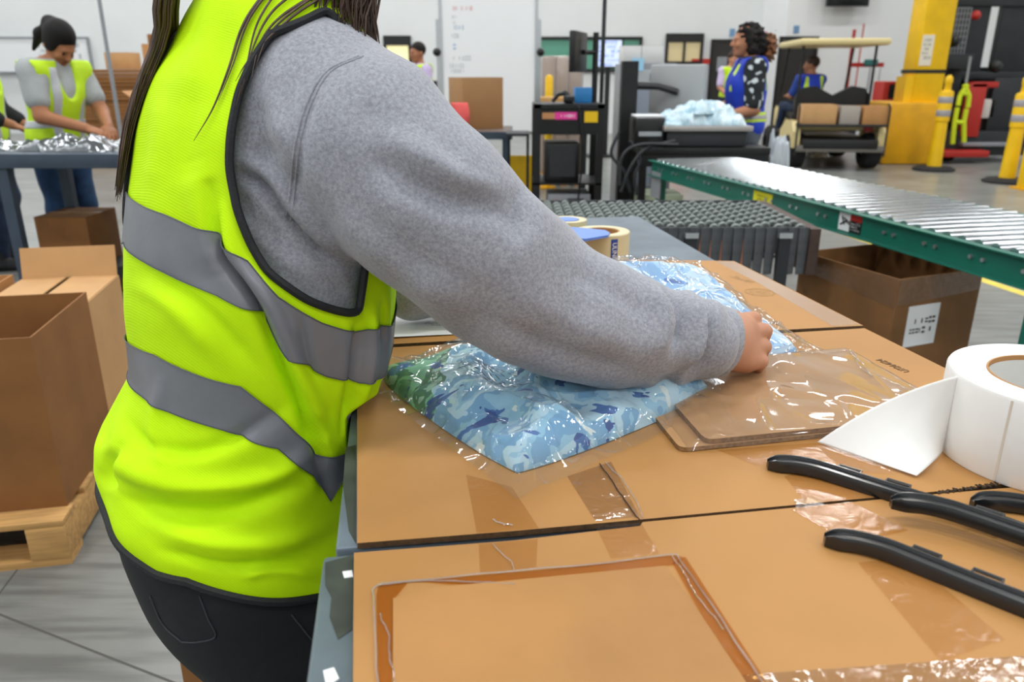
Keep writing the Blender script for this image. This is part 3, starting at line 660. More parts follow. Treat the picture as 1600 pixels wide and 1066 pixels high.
pad('cardboard_pad', (-.03, -.004), ZT+.0008, ZT+.006, PADM); pts = pad('cardboard_pad', (.0, .004), ZT+.0066, ZT+.0125, PADM)
WRAP = film('shrink_film', (.97, .96, .94), .07, .07, haze=.02)
n = 90; U_, V_ = np.meshgrid(np.linspace(-.03, 1.03, n), np.linspace(-.04, 1.04, n), indexing='ij')
c4 = np.array([(.205, .772), (.545, .846), (.500, 1.079), (.172, 1.009)])
XY = (1-U_)[..., None]*((1-V_)[..., None]*c4[0]+V_[..., None]*c4[3])+U_[..., None]*((1-V_)[..., None]*c4[1]+V_[..., None]*c4[2])
edge = np.minimum(np.minimum(U_, 1-U_)*.33, np.minimum(V_, 1-V_)*.24)
Z_ = ZT+.0133+np.clip(edge, -.02, .0)*.85
p3 = np.stack([XY[..., 0], XY[..., 1], Z_], -1); rid = np.abs(Waves(95, 16, 6, (1.2, .35, 1))(p3*np.array([1, 1, 0])))*(.6+.4*Waves(20, 6, 2)(p3))
p3[..., 2] += .0022*np.clip(1-rid*1.6, 0, 1)*(edge > .003)+.001*np.abs(Waves(60, 10, 9)(p3)); p3[..., 2] = np.maximum(p3[..., 2], ZT+.001)
mesh_obj('shrink_wrap', p3.reshape(-1, 3), grid_faces(n, n), WRAP, pads, off=(.36, .92, ZT))
for pl in ([(1240, 548), (1290, 552), (1330, 548), (1345, 575), (1400, 600), (1436, 618)], [(1328, 549), (1352, 574), (1362, 590)]):
    o = edge_line(pl, None, .0007, ZT+.0145); o.parent = pads; o.matrix_parent_inverse = Matrix.Translation((-.36, -.92, -ZT))
# ------------------------------------------------------------------ garments in clear bags
def camo(name, cols, scale, green=False):
    m = bpy.data.materials.new(name); m.use_nodes = True; nt = m.node_tree; b = nt.nodes['Principled BSDF']; b.inputs['Roughness'].default_value = .8
    tc = nt.nodes.new('ShaderNodeTexCoord'); N = nt.nodes.new; L = nt.links.new
    def noise(sc, off, dist=.8, stretch=(1, 1, 1)):
        mp = N('ShaderNodeMapping'); mp.inputs['Location'].default_value = (off, off*1.7, off*.6); mp.inputs['Scale'].default_value = stretch; L(tc.outputs['Object'], mp.inputs[0])
        t = N('ShaderNodeTexNoise'); t.inputs['Scale'].default_value = sc; t.inputs['Detail'].default_value = 3.0; t.inputs['Distortion'].default_value = dist*.25; L(mp.outputs[0], t.inputs['Vector']); return t.outputs['Fac']
    def ramp(f, stops):
        r = N('ShaderNodeValToRGB'); r.color_ramp.interpolation = 'CONSTANT'; e = r.color_ramp.elements
        e[0].position, e[0].color = 0, lin(stops[0][1]); e[1].position, e[1].color = stops[1][0], lin(stops[1][1])
        for p, c in stops[2:]: k = e.new(p); k.color = lin(c)
        L(f, r.inputs[0]); return r.outputs[0]
    def mix(fac, a, b_):
        x = N('ShaderNodeMix'); x.data_type = 'RGBA'; L(fac, x.inputs[0]); L(a, x.inputs[6]); L(b_, x.inputs[7]); return x.outputs[2]
    def gt(f, v):
        x = N('ShaderNodeMath'); x.operation = 'GREATER_THAN'; x.inputs[1].default_value = v; L(f, x.inputs[0]); return x.outputs[0]
    base = ramp(noise(scale, 0), [(0, cols[0]), (.42, cols[1]), (.5, cols[2]), (.58, cols[0]), (.64, cols[1])])
    if green:
        sep = N('ShaderNodeSeparateXYZ'); L(tc.outputs['Object'], sep.inputs[0])
        g = ramp(noise(scale, 3.), [(0, '#4f8f76'), (.42, '#7fbf9a'), (.5, '#3f7a5c'), (.58, '#9fc7b4'), (.66, '#cfcf9a')])
        ad = N('ShaderNodeMath'); ad.operation = 'MULTIPLY_ADD'; ad.inputs[1].default_value = .10; L(noise(scale*.6, 5.), ad.inputs[0]); L(sep.outputs[0], ad.inputs[2])
        lt = N('ShaderNodeMath'); lt.operation = 'LESS_THAN'; lt.inputs[1].default_value = -.075; L(ad.outputs[0], lt.inputs[0]); base = mix(lt.outputs[0], base, g)
    dk = ramp(noise(scale*1.3, 7.), [(0, cols[3]), (.5, cols[4])])
    base = mix(gt(noise(scale*1.1, 9., 1.6, (1, 1.8, 1)), .63), base, dk)
    wh = ramp(noise(3, 1.), [(0, cols[5]), (.5, cols[5])]); base = mix(gt(noise(scale*1.6, 12., 1.2), .67), base, wh)
    L(base, b.inputs['Base Color']); b.inputs['Sheen Weight'].default_value = .2; return m
CAMO1 = camo('blue_green_camouflage', ['#93c3dd', '#76a9cf', '#b4d6e6', '#2c4f92', '#3f6eae', '#d9e6e6'], 17, True)
CAMO2 = camo('pale_blue_camouflage', ['#a9cdec', '#8db6e0', '#c6def2', '#4a74b4', '#6d98cf', '#e2eef8'], 11)
BAGF = film('poly_bag', (.975, .985, .995), .065, .06, haze=.02)
def bag(name, label, C4, Z4, H, cm, seed, ext, folds=1., zbase=ZT, tilt=None):
    C4 = np.array(C4, float)[:, :2]; Z4 = np.array(Z4, float); ctr = C4.mean(0); root = thing(name, label, 'bag of clothing', (ctr[0], ctr[1], zbase))
    off = (ctr[0], ctr[1], zbase); n = 130
    def bil(Q, s, t): return (1-s)[..., None]*((1-t)[..., None]*Q[0]+t[..., None]*Q[3])+s[..., None]*((1-t)[..., None]*Q[1]+t[..., None]*Q[2])
    def lin_(q, s, t): return (1-s)*((1-t)*q[0]+t*q[3])+s*((1-t)*q[1]+t*q[2])
    wv = Waves(26, 14, seed); w2 = Waves(55, 14, seed+1); w3 = Waves(110, 16, seed+2, (1, .5, 1)); w4 = Waves(12, 8, seed+3)
    def height(s, t, xy):
        p = np.concatenate([xy, 0*xy[..., :1]], -1); base = lin_(Z4, s, t)
        e = np.clip(np.minimum(np.minimum(s, 1-s), np.minimum(t, 1-t))/.16, 0, 1); prof = np.sqrt(np.clip(1-(1-e)**2, 0, 1))
        f = np.clip(1-np.abs(wv(p)+.4*w2(p))*1.3, 0, 1)                  # ridged folds
        return base, prof, f, p
    def top(s, t):
        xy = bil(C4, s, t); base, prof, f, p = height(s, t, xy)
        return xy, base+prof*(H*(.8+.16*w4(p))+.006*folds*f+.0025*w2(p)*folds)
    s, t = np.meshgrid(np.linspace(0, 1, n), np.linspace(0, 1, n), indexing='ij'); xy, z = top(s, t)
    a_s, a_t = np.abs(2*s-1), np.abs(2*t-1); pull = 1-.07*(a_s*a_t)**2.5; xy = ctr+(xy-ctr)*pull[..., None]
    p = np.concatenate([xy, z[..., None]], -1)
    # the layers of the folded garment show along its edges
    lay = np.clip(1-np.minimum(np.minimum(s, 1-s), np.minimum(t, 1-t))/.05, 0, 1)*.002*np.sin(z*900)
    p[..., 0] += lay*(2*(s-.5)); p[..., 1] += lay*(2*(t-.5))
    bot = p.copy(); bot[..., 2] = np.minimum(lin_(Z4, s, t), p[..., 2]-.0005); N = n*n; fa = grid_faces(n, n)
    rim = [i*n for i in range(n)]+[(n-1)*n+j for j in range(1, n)]+[i*n+n-1 for i in range(n-2, -1, -1)]+[j for j in range(n-2, 0, -1)]
    side = np.array([(rim[i], rim[(i+1) % len(rim)], rim[(i+1) % len(rim)]+N, rim[i]+N) for i in range(len(rim))])
    mesh_obj('folded_garment', np.concatenate([p.reshape(-1, 3), bot.reshape(-1, 3)]), np.concatenate([fa, fa[:, ::-1]+N, side]), cm, root, off=off)
    # film over it, running out flat past the garment
    e0, e1, e2, e3 = ext; s, t = np.meshgrid(np.linspace(-e0, 1+e1, n+30), np.linspace(-e2, 1+e3, n+30), indexing='ij')
    sc_, tc_ = np.clip(s, 0, 1), np.clip(t, 0, 1); xy0, z0 = top(sc_, tc_); xy = bil(C4, s, t); out = np.hypot((s-sc_)*.33, (t-tc_)*.33)
    p = np.concatenate([xy, z0[..., None]], -1); q = p*np.array([1, 1, 0]); lvl = lin_(Z4, sc_, tc_)
    cr = np.clip(1-np.abs(w3(q)+.5*w2(q*1.7))*1.1, 0, 1)**2
    mid = np.clip(1-out/.03, 0, 1)
    p[..., 2] = np.maximum(z0, lvl)+.0025+.0085*cr*mid+.002*np.abs(w2(q*2))+np.where(out > 0, .004*np.exp(-out/.02), 0)
    rise = np.clip(out/.06, 0, 1); p[..., 2] = np.where(out > 0, np.maximum(p[..., 2]-(p[..., 2]-zbase-.003)*np.clip(out/.035, 0, 1)+.003*cr, zbase+.0012), p[..., 2])
    fo = mesh_obj('clear_film', p.reshape(-1, 3), grid_faces(n+30, n+30), BAGF, root, off=off)
    def on_film(s_, t_):
        i = int(np.clip((s_+e0)/(1+e1+e0)*(n+29), 0, n+29)); j = int(np.clip((t_+e2)/(1+e3+e2)*(n+29), 0, n+29)); i0_, j0_ = max(0, i-6), max(0, j-6); q_ = p[i, j].copy(); q_[2] = p[i0_:i+7, j0_:j+7, 2].mean()+.0015; return q_
    return root, on_film, off, fo
b1, onf, off1, fo1 = bag('bagged_garment', 'clear plastic bag of blue and green camouflage clothing lying below the sleeve', [(.006, .706), (.272, .93), (.045, 1.13), (-.192, .985)], [ZT+.002]*4, .042, CAMO1, 11, (.07, .03, .09, .05), 1.6)
m = MB(); rr = random.Random(4)
for i, s_ in enumerate(np.linspace(.20, .48, 10)):
    t_ = .70-.12*rr.random(); end = .32+.1*rr.random()
    while t_ > end:
        L = rr.uniform(.012, .035); a, b = Vector(onf(s_, t_)), Vector(onf(s_, t_-L)); nrm = Vector((.66, .55, 0)).normalized()*.0006; up = Vector((0, 0, .0012))
        m.add([a-nrm+up, b-nrm+up, b+nrm+up, a+nrm+up], [(0, 1, 2, 3)]); t_ -= L+.012
m.obj('warning_print', INK, fo1, off=off1)
b2, onf2, off2, fo2 = bag('bagged_garment', 'clear plastic bag of pale blue camouflage clothing gripped by the bare hand', [(.115, .955), tuple(P(1262, 552, .905))[:2], tuple(P(1092, 416, .955))[:2], (.06, 1.36)], [ZT+.006, ZT+.003, ZT+.046, ZT+.052], .034, CAMO2, 31, (.02, .10, .22, .03), 1.3)
# ------------------------------------------------------------------ printed paper beside the vest
n = 24; U_, V_ = np.meshgrid(np.linspace(0, 1, n), np.linspace(0, 1, n), indexing='ij'); q = [np.array(P(x, y, ZT+.004)) for x, y in ((600, 528), (735, 520), (700, 478), (598, 487))]
p = (1-U_)[..., None]*((1-V_)[..., None]*q[0]+V_[..., None]*q[3])+U_[..., None]*((1-V_)[..., None]*q[1]+V_[..., None]*q[2]); p[..., 2] = ZT+.002+.0012*(1+Waves(18, 6, 2)(p))
o = mesh_obj('paper_sheet', p.reshape(-1, 3), grid_faces(n, n), PAPER); tag(o, 'white printed paper sheet lying on cardboard just behind the vest', 'paper')
a = P(690, 505, ZT+.006); d = P(735, 512, ZT)-P(660, 512, ZT)
k = ticks(4, .055, .03, .004, 8).obj('printed_lines', INK, o); k.location = a; k.rotation_euler = (0, 0, math.atan2(d.y, d.x))
# ------------------------------------------------------------------ label roll with its loose end
RC = Vector((.586, .764, ZT)); t = thing('label_roll', 'large white roll of labels standing on end at the right edge of the table', 'label roll', RC)
LABW = mat('label_white', '#f1f1ee', .55, var=.02, vscale=30)
h_ = .094
MB().lathe([(.067, .0005), (.105, .0005), (.106, .003), (.106, h_-.003), (.1045, h_), (.070, h_), (.067, h_-.002)], n=96).obj('paper_winding', LABW, t, smooth=True)
MB().lathe([(.0672, .0008), (.0672, h_-.0005), (.0655, h_-.0005), (.0655, .0008)], n=64, close=True).obj('cardboard_core', CARD, t, smooth=True)
MB().lathe([(.0, .001), (.0652, .001), (.0652, h_-.006)], n=48).obj('core_lining', mat('core_white', '#dcdcd8', .7), t)
m = MB()
for a in (3.75, 4.35): m.box((.1062*math.cos(a), .1062*math.sin(a), h_/2), (.0005, .0022, h_-.004), rz=a)
m.obj('label_gap', mat('label_gap', '#ddd3c4', .6), t)
n = 60; k = 30; a0 = math.radians(178); vs_ = []
C_, D_ = np.array(P(1277, 691, ZT+.003)), np.array(P(1432, 744, ZT+.003))
for i in range(n):
    f = i/(n-1); g = f*f*(3-2*f); ang = a0-(1-min(1, f*5))*.0
    for j in range(k):
        w_ = j/(k-1); A = np.array([RC.x+.1065*math.cos(a0), RC.y+.1065*math.sin(a0), ZT+.002+(h_-.003)*(1-w_)])
        E = C_*(1-w_)+D_*w_
        M1 = A*.5+E*.5+np.array([0, -.012*w_, .022*(1-w_)]); p = (1-f)**2*A+2*f*(1-f)*M1+f*f*E
        p[2] = max(p[2]+.006*math.sin(PI*f)*w_, ZT+.0012); vs_.append(p)
o = mesh_obj('loose_label_strip', vs_, grid_faces(n, k), LABW, t, off=tuple(RC)); 
sm = o.modifiers.new('thick', 'SOLIDIFY'); sm.thickness = .0004
# ------------------------------------------------------------------ black hangers
HANG = mat('hanger_black', '#15171a', .28, var=.08, vscale=40, coat=.3)
def hanger_parts(root):
    path = np.array([(0, 0, 0), (.03, -.006, .0), (.08, -.026, .0), (.13, -.045, .0), (.165, -.059, .001), (.185, -.069, .002), (.203, -.083, .002), (.216, -.1, .001)])
    ts = np.linspace(0, len(path)-1, 44); c = crv(np.arange(len(path)), path, ts)
    for sx in (-1, 1):
        pr = [(-.0098, .0), (-.0098, .009), (-.0085, .012), (-.0066, .012), (-.0052, .0092), (.0052, .0092), (.0066, .012), (.0085, .012), (.0098, .009), (.0098, .0)]
        V = []; m = len(pr); tan = np.gradient(c, axis=0)
        for i, p in enumerate(c):
            d = tan[i]/np.linalg.norm(tan[i]); nn = np.array([-d[1], d[0], 0]); sc = 1.0 if i < 39 else (1, .97, .88, .7, .38)[i-39]
            if i == 43: p = p+d*.003
            for u_, z_ in pr: q = p+nn*u_*sc; V.append((sx*q[0], q[1], q[2]+z_*(1 if i < 43 else .8)))
        F = grid_faces(len(c), m, True); F = F if sx < 0 else F[:, ::-1]; F = F.tolist()+[list(range(m)), list(range((len(c)-1)*m, len(c)*m))]
        arm = mesh_obj('arm', V, F, HANG, root, angle=40)
        for s0 in (.105, .148):
            i = int(np.argmin(np.abs(c[:, 0]-s0))); d = tan[i]/np.linalg.norm(tan[i]); nn = np.array([-d[1], d[0], 0]); a = c[i]+nn*.0085; b = c[i+3 if i+3 < len(c) else i]+nn*.0065
            w_ = MB(); e = nn*.0075; f_ = d*.022; pp = [a, a+e, a+e+f_, a+f_]
            w_.tube([(sx*q[0], q[1], .010) for q in pp], .0018, 6); w_.obj('strap_notch', HANG, arm)
    MB().cyl((0, -.004, .004), (0, .018, .004), .009, .006, 12).obj('neck', HANG, root)
    hk = [(0, .012, .004)]+[(0, .03, .004), (0, .045, .004)]+[(.022-.022*math.cos(a), .062+.026*math.sin(a), .004) for a in np.linspace(0, 3.9, 18)]
    MB().tube(hk, .0018, 8).obj('hook', SILVER, root)
def hanger(tip, heading, z, label, tiltx=0., bow=0.):
    t = thing('clothes_hanger', label, 'hanger', (0, 0, 0), 0, 'black plastic hangers'); hanger_parts(t)
    rz = heading-math.radians(180+21.5); L = Vector((-.2175, -.1015, 0)); R_ = Matrix.Rotation(rz, 3, 'Z'); o = Vector(tip)-R_ @ L
    t.location = (o.x, o.y, z); t.rotation_euler = (0, tiltx, rz); return t
def tipxy(px, py, z=ZT+.004): q = P(px, py, z); return (q.x, q.y, 0)
hanger(tipxy(1200, 728), math.radians(141), ZT+.0005, 'long black plastic hanger arm just below the white label strip, lying under another')
hanger(tipxy(1393, 787, ZT+.018), math.radians(138), ZT+.0135, 'black plastic hanger arm resting across the longest hanger')
hanger(tipxy(1289, 846), math.radians(136), ZT+.0005, 'black plastic hanger arm nearest the viewer, alone on the cardboard')
hanger(tipxy(1519, 789), math.radians(150), ZT+.0005, 'black plastic hanger tip at the right edge just under the label roll')
# ------------------------------------------------------------------ tape dispenser and tape roll
c = P(938, 404, ZM); c.y -= .012
t = thing('tape_roll', 'roll of tan packing tape with a blue printed label, far end of the table', 'tape roll', (c.x+.0, c.y, ZM))
TAN = mat('tan_tape', '#d8cda6', .4, var=.05, vscale=30)
MB().lathe([(.040, .0), (.062, .0), (.0635, .002), (.0635, .066), (.062, .068), (.040, .068)], n=48, close=True).obj('tape_winding', TAN, t)
MB().lathe([(.036, .001), (.0398, .001), (.0398, .067), (.036, .067)], n=40, close=True).obj('core', CARD, t)
aa = math.radians(-70); m = MB(); seg = 8
for i in range(seg+1):
    a = aa-.13+.26*i/seg; m.v += [(.0639*math.cos(a), .0639*math.sin(a), .006), (.0639*math.cos(a), .0639*math.sin(a), .060)]
m.f = [(2*i, 2*i+2, 2*i+3, 2*i+1) for i in range(seg)]
lb = m.obj('label', mat('label_blue', '#1c4a9c', .4), t)
text_obj('label_lettering', 'ULINE', .0155, PAPER, lb, loc=(.0645*math.cos(aa), .0645*math.sin(aa), .033), rot=(PI/2, PI/2, aa+PI/2), extrude=.0002, sx=.92)
c2 = P(905, 390, ZM); t = thing('tape_dispenser', 'blue plastic tape dispenser leaning over the tan tape roll', 'tape dispenser', (c2.x, c2.y+.02, ZM))
BLUEP = mat('blue_plastic', '#5b86dc', .35, var=.05, vscale=20)
q = [P(x, y, ZM+.076) for x, y in ((872, 357), (890, 355), (945, 360), (953, 364), (950, 368), (915, 374), (900, 373), (872, 366))]
m = MB().prism([(p.x-c2.x, p.y-c2.y-.02) for p in q], .0715, .077); m.obj('side_plate', BLUEP, t)
MB().lathe([(.030, .004), (.048, .004), (.048, .0705), (.030, .0705)], (-.03, -.0, 0), 40, close=True).obj('tape_winding', TAN, t); MB().cyl((-.03, 0, 0), (-.03, 0, .0715), .028, n=24).obj('hub', BLUEP, t)
MB().box((-.09, .03, .035), (.04, .03, .07), ch=.006).obj('handle', BLUEP, t)
# ================================================================== the woman at the table
PHI = math.radians(42); FV = np.array([math.cos(PHI), math.sin(PHI), 0]); RV = np.array([math.sin(PHI), -math.cos(PHI), 0])
TZ = np.array([.735, .76, .808, .866, .923, .975, 1.036, 1.10, 1.16, 1.237, 1.30, 1.34, 1.37, 1.40, 1.43])
TL = np.array([-.580, -.586, -.578, -.546, -.517, -.512, -.506, -.498, -.486, -.462, -.430, -.405, -.382, -.358, -.335])
TR = np.array([-.195, -.197, -.202, -.195, -.176, -.157, -.149, -.146, -.145, -.148, -.160, -.172, -.185, -.200, -.205])
def sect(z):
    """trunk cross-section at height z: centre, half depth, half width, heading"""
    l, r = np.interp(z, TZ, TL), np.interp(z, TZ, TR); cx = (l+r)/2; w_ = (r-l)/2
    ph = np.radians(np.interp(z, [.735, .95, 1.2, 1.43], [40, 46, 50, 46])); q = np.interp(z, [.735, .9, 1.05, 1.25, 1.34, 1.43], [.74, .72, .72, .66, .62, .85])
    b = w_/np.sqrt((q*np.cos(ph))**2+np.sin(ph)**2); cy = np.interp(z, [.735, .9, 1.03, 1.2, 1.3, 1.43], [.965, .962, .956, .952, .955, .985])
    return cx, cy, q*b, b, ph
tl0 = Vector((P(523, 861, ZM).x, P(523, 861, ZM).y, 0)); ue = float(np.dot([tl0.x, tl0.y], [UX.x, UX.y]))
def off_table(p, gap=.004):
    u = p[..., 0]*UX.x+p[..., 1]*UX.y; ex = np.clip(u-(ue-gap), 0, None)*np.clip((.925-p[..., 2])/.02, 0, 1)
    p = p.copy(); p[..., 0] -= ex*UX.x; p[..., 1] -= ex*UX.y; return p
NV, NT = 230, 300
zz = crv(np.linspace(0, 1, 5), np.array([.735, .91, 1.10, 1.29, 1.43]), np.linspace(0, 1, NV)); th = np.linspace(0, 2*PI, NT, endpoint=False)
cx, cy, a_, b_, ph_ = sect(zz)
ker = np.ones(9)/9
def smth(x): return np.convolve(np.pad(x, 4, 'edge'), ker, 'valid')
cx, cy, a_, b_, ph_ = map(smth, (cx, cy, a_, b_, ph_))
ce, se = np.cos(th), np.sin(th); pw = .9; ce, se = np.sign(ce)*np.abs(ce)**pw, np.sign(se)*np.abs(se)**pw
def loft():
    f = np.stack([np.cos(ph_), np.sin(ph_), 0*ph_], -1)[:, None]; r = np.stack([np.sin(ph_), -np.cos(ph_), 0*ph_], -1)[:, None]
    p = np.stack([cx, cy, zz], -1)[:, None, :]+a_[:, None, None]*ce[None, :, None]*f+b_[:, None, None]*se[None, :, None]*r
    p[..., 2] += .04*np.clip((-.42-p[..., 0])/.17, 0, 1)*np.clip((.95-p[..., 2])/.2, 0, 1)-.065*np.clip((p[..., 0]+.38)/.17, 0, 1)*np.clip((.93-p[..., 2])/.2, 0, 1); return p      # the hem rides up at the back
G0 = loft()
def normals(G):
    du = np.roll(G, -1, 1)-np.roll(G, 1, 1); dv = np.gradient(G, axis=0); n = np.cross(du, dv); n /= np.linalg.norm(n, axis=-1)[..., None]+1e-9
    c = G.mean(1, keepdims=True); s = np.sign(((G-c)*n).sum(-1).mean()); return n*s
GF = grid_faces(NV, NT, True)[:, ::-1]
def bvh(G, F): return BVHTree.FromPolygons(np.asarray(G).reshape(-1, 3).tolist(), F.tolist())
T0 = bvh(G0, GF); CAMP = Vector((0, 0, H_CAM))
def uv(px, py, tree=None):
    loc, nrm, idx, d = (tree or T0).ray_cast(CAMP, Vector(ray(px, py)))
    if idx is None: return None
    return np.array([idx//NT, idx % NT], float)
def uvs(pts): return [q for q in (uv(*p) for p in pts) if q is not None]
N0 = normals(G0); jj = np.arange(NT); ii = np.arange(NV)
disp = .004*Waves(16, 12, 21, (1, 1, .35))(G0)+.0018*Waves(48, 14, 22, (1, 1, .5))(G0)
# pulled fold from the side seam down to the hem
fl_ = np.array(uvs([(333, 300), (345, 385), (385, 450), (415, 505), (450, 590), (480, 660), (503, 735)])); fl_ = fl_[np.argsort(fl_[:, 0])]
fj = np.interp(ii, fl_[:, 0], fl_[:, 1]); dth = ((jj[None, :]-fj[:, None]+NT/2) % NT-NT/2)*2*PI/NT; env = np.clip(1-np.abs(ii-fl_[:, 0].mean())/(.62*np.ptp(fl_[:, 0])), 0, 1)**.5
def gauss(px, py, su, sv, amp, rot=0.):
    q = uv(px, py)
    if q is None: return 0
    du = ii[:, None]-q[0]; dv = (jj[None, :]-q[1]+NT/2) % NT-NT/2; x = du*math.cos(rot)+dv*math.sin(rot); y = -du*math.sin(rot)+dv*math.cos(rot)
    return amp*np.exp(-(x/su)**2-(y/sv)**2)
for args in ((200, 690, 14, 18, .012), (215, 760, 7, 16, -.008), (330, 720, 8, 40, .008, .5), (300, 800, 6, 45, -.006, .5), (420, 760, 8, 40, .006, .4), (380, 880, 9, 40, .004, .2), (460, 870, 5, 30, -.005, .3), (270, 200, 40, 10, .004), (330, 150, 40, 8, -.004, .2), (250, 480, 10, 40, .004, .3), (300, 440, 8, 40, -.003, .3), (520, 640, 30, 7, -.006), (545, 600, 30, 6, .006), (575, 480, 40, 5, -.006), (600, 520, 40, 5, .005)):
    disp = disp+gauss(*args)
def sculpt(v, f, lines):
    """raise ridges and press creases along lines drawn on the side that faces the viewer"""
    n = np.zeros_like(v); a = v[f[:, 0]]; fn = np.cross(v[f[:, 2]]-a, v[f[:, 3]]-v[f[:, 1]])
    for k in range(4): np.add.at(n, f[:, k], fn)
    n /= np.linalg.norm(n, axis=1)[:, None]+1e-12; view = v-np.array([0, 0, H_CAM]); s = np.sign((n*(v-v.mean(0))).sum(1).mean()); n = n*s
    px = proj(v); facing = np.clip(-(n*view).sum(1)/np.linalg.norm(view, axis=1)+.25, 0, .4)/.4; d = np.zeros(len(v))
    for pl, w_, amp in lines:
        q = dense(pl, 200); dist = np.full(len(v), 1e9); tt = np.zeros(len(v))
        near = np.where((px[:, 0] > q[:, 0].min()-4*w_) & (px[:, 0] < q[:, 0].max()+4*w_) & (px[:, 1] > q[:, 1].min()-4*w_) & (px[:, 1] < q[:, 1].max()+4*w_))[0]
        if not len(near): continue
        D = np.linalg.norm(px[near][:, None]-q[None], axis=2); k = D.argmin(1); dist[near] = D.min(1); tt[near] = k/199
        d += 1.3*amp*np.exp(-(dist/w_)**2)*np.clip(np.minimum(tt, 1-tt)*4+.25, 0, 1)
    return v+n*(d*facing)[:, None]
def dense(pts, n=40): return crv(np.arange(len(pts)), np.array(pts, float), np.linspace(0, len(pts)-1, n))
VFOLD = [([(330, 290), (345, 385), (385, 452), (415, 505), (450, 590), (482, 665), (508, 760)], 10, -.014), ([(352, 330), (372, 400), (420, 470), (455, 560), (490, 640), (520, 720)], 14, .010), ([(300, 250), (320, 340), (350, 430)], 26, .006),
         ([(160, 700), (215, 740), (300, 760), (420, 745), (500, 690)], 16, .008), ([(175, 775), (260, 800), (360, 800), (470, 760)], 14, -.008), ([(200, 660), (240, 700), (330, 700), (440, 640)], 12, -.006), ([(230, 820), (330, 850), (430, 850), (500, 830)], 14, .005), ([(250, 860), (350, 885), (470, 880)], 9, -.005),
         ([(380, 900), (430, 890), (500, 900)], 8, .004), ([(205, 440), (270, 480), (340, 560)], 16, .004), ([(240, 430), (320, 490), (400, 580)], 14, -.005), ([(560, 500), (552, 580), (535, 680)], 7, -.008), ([(582, 470), (580, 560), (562, 640)], 7, .006), ([(600, 470), (598, 540)], 5, -.005), ([(470, 500), (480, 560), (500, 600)], 8, -.004),
         ([(250, 150), (245, 220), (235, 300)], 14, .003), ([(300, 120), (290, 220), (300, 300)], 20, -.004), ([(185, 700), (165, 740), (175, 765)], 9, -.010), ([(255, 600), (240, 680), (260, 730)], 12, .005)]
def vest_sculpt(G):
    return sculpt(G.reshape(-1, 3), GF, VFOLD).reshape(G.shape)
G1 = off_table(vest_sculpt(G0+N0*disp[..., None])); N1 = normals(G1); T1 = bvh(G1, GF)
def on_vest(iv, it, off=0.):
    iv = np.clip(iv, 0, NV-1.001); i0 = np.floor(iv).astype(int); f = (iv-i0)[..., None]; it = it % NT; j0 = np.floor(it).astype(int) % NT; j1 = (j0+1) % NT; g = (it-np.floor(it))[..., None]
    def s(A): return (A[i0, j0]*(1-g)+A[i0, j1]*g)*(1-f)+(A[np.minimum(i0+1, NV-1), j0]*(1-g)+A[np.minimum(i0+1, NV-1), j1]*g)*f
    return s(G1)+s(N1)*off
WR = np.array([-.405, .96, 0.])
woman = thing('person', 'worker in yellow safety vest and grey sweatshirt leaning over the table holding a bag', 'person', tuple(WR))
VEST = mat('vest_yellow', '#cbfa06', .75, spec=.2, var=.05, vscale=9)
def vest_weave(m):
    nt = m.node_tree; b = nt.nodes['Principled BSDF']; tc = nt.nodes.new('ShaderNodeTexCoord'); wv = nt.nodes.new('ShaderNodeTexWave'); wv.inputs['Scale'].default_value = 150; wv.inputs['Distortion'].default_value = 1.5
    wv.bands_direction = 'DIAGONAL'; bp = nt.nodes.new('ShaderNodeBump'); bp.inputs['Strength'].default_value = .18; bp.inputs['Distance'].default_value = .001
    nt.links.new(tc.outputs['Object'], wv.inputs['Vector']); nt.links.new(wv.outputs['Fac'], bp.inputs['Height']); nt.links.new(bp.outputs[0], b.inputs['Normal'])
vest_weave(VEST)
# arm hole
back = uvs([(420, 52), (392, 90), (370, 140), (357, 200), (356, 260), (367, 320), (388, 380), (415, 422), (445, 447), (480, 466), (515, 481), (545, 490), (561, 488), (563, 470)])
back = np.array(back); bv = back[:, 0]; bt = back[:, 1].copy(); bt[bt < NT*.02] += 0
topi = int(np.argmin(np.abs(zz-1.365))); midt = NT*.25
front = np.array([(bv[-1]+8, bt[-1]-2), (bv[-1]+35, bt[-1]-3), (np.argmin(np.abs(zz-1.2)), bt[-1]-2), (np.argmin(np.abs(zz-1.29)), bt[-1]+6), (np.argmin(np.abs(zz-1.335)), midt-12), (topi, midt)])
poly = np.concatenate([back, front]); 
def inside(poly, y, x):
    r = np.zeros(y.shape, bool); n = len(poly)
    for i in range(n):
        (y0, x0), (y1, x1) = poly[i-1], poly[i]
        c = ((x0 > x) != (x1 > x)) & (y < (y1-y0)*(x-x0)/(x1-x0+1e-12)+y0); r ^= c
    return r
fi, fjj = np.meshgrid(np.arange(NV-1)+.5, np.arange(NT)+.5, indexing='ij')
hole = inside(poly, fi, fjj)
shl = np.array([[p[0], (NT-p[1])] for p in poly])                        # mirrored hole on the far side
keep = ~(hole | inside(shl, fi, fjj)).reshape(-1)
vest = mesh_obj('safety_vest', G1.reshape(-1, 3), GF[keep], VEST, woman, off=WR); sm = vest.modifiers.new('thick', 'SOLIDIFY'); sm.thickness = .0022; sm.offset = -1
BIND = mat('black_binding', '#14161a', .7, bump=.3, bscale=300)
def closed(poly, n=160):
    q = np.concatenate([poly, poly[:1]]); s = np.concatenate([[0], np.cumsum(np.hypot(*np.diff(q, axis=0).T))]); e = np.linspace(0, s[-1], n, endpoint=False)
    r = np.stack([np.interp(e, s, q[:, k]) for k in (0, 1)], -1)
    for _ in range(4): r = .25*np.roll(r, 1, 0)+.5*r+.25*np.roll(r, -1, 0)
    return r
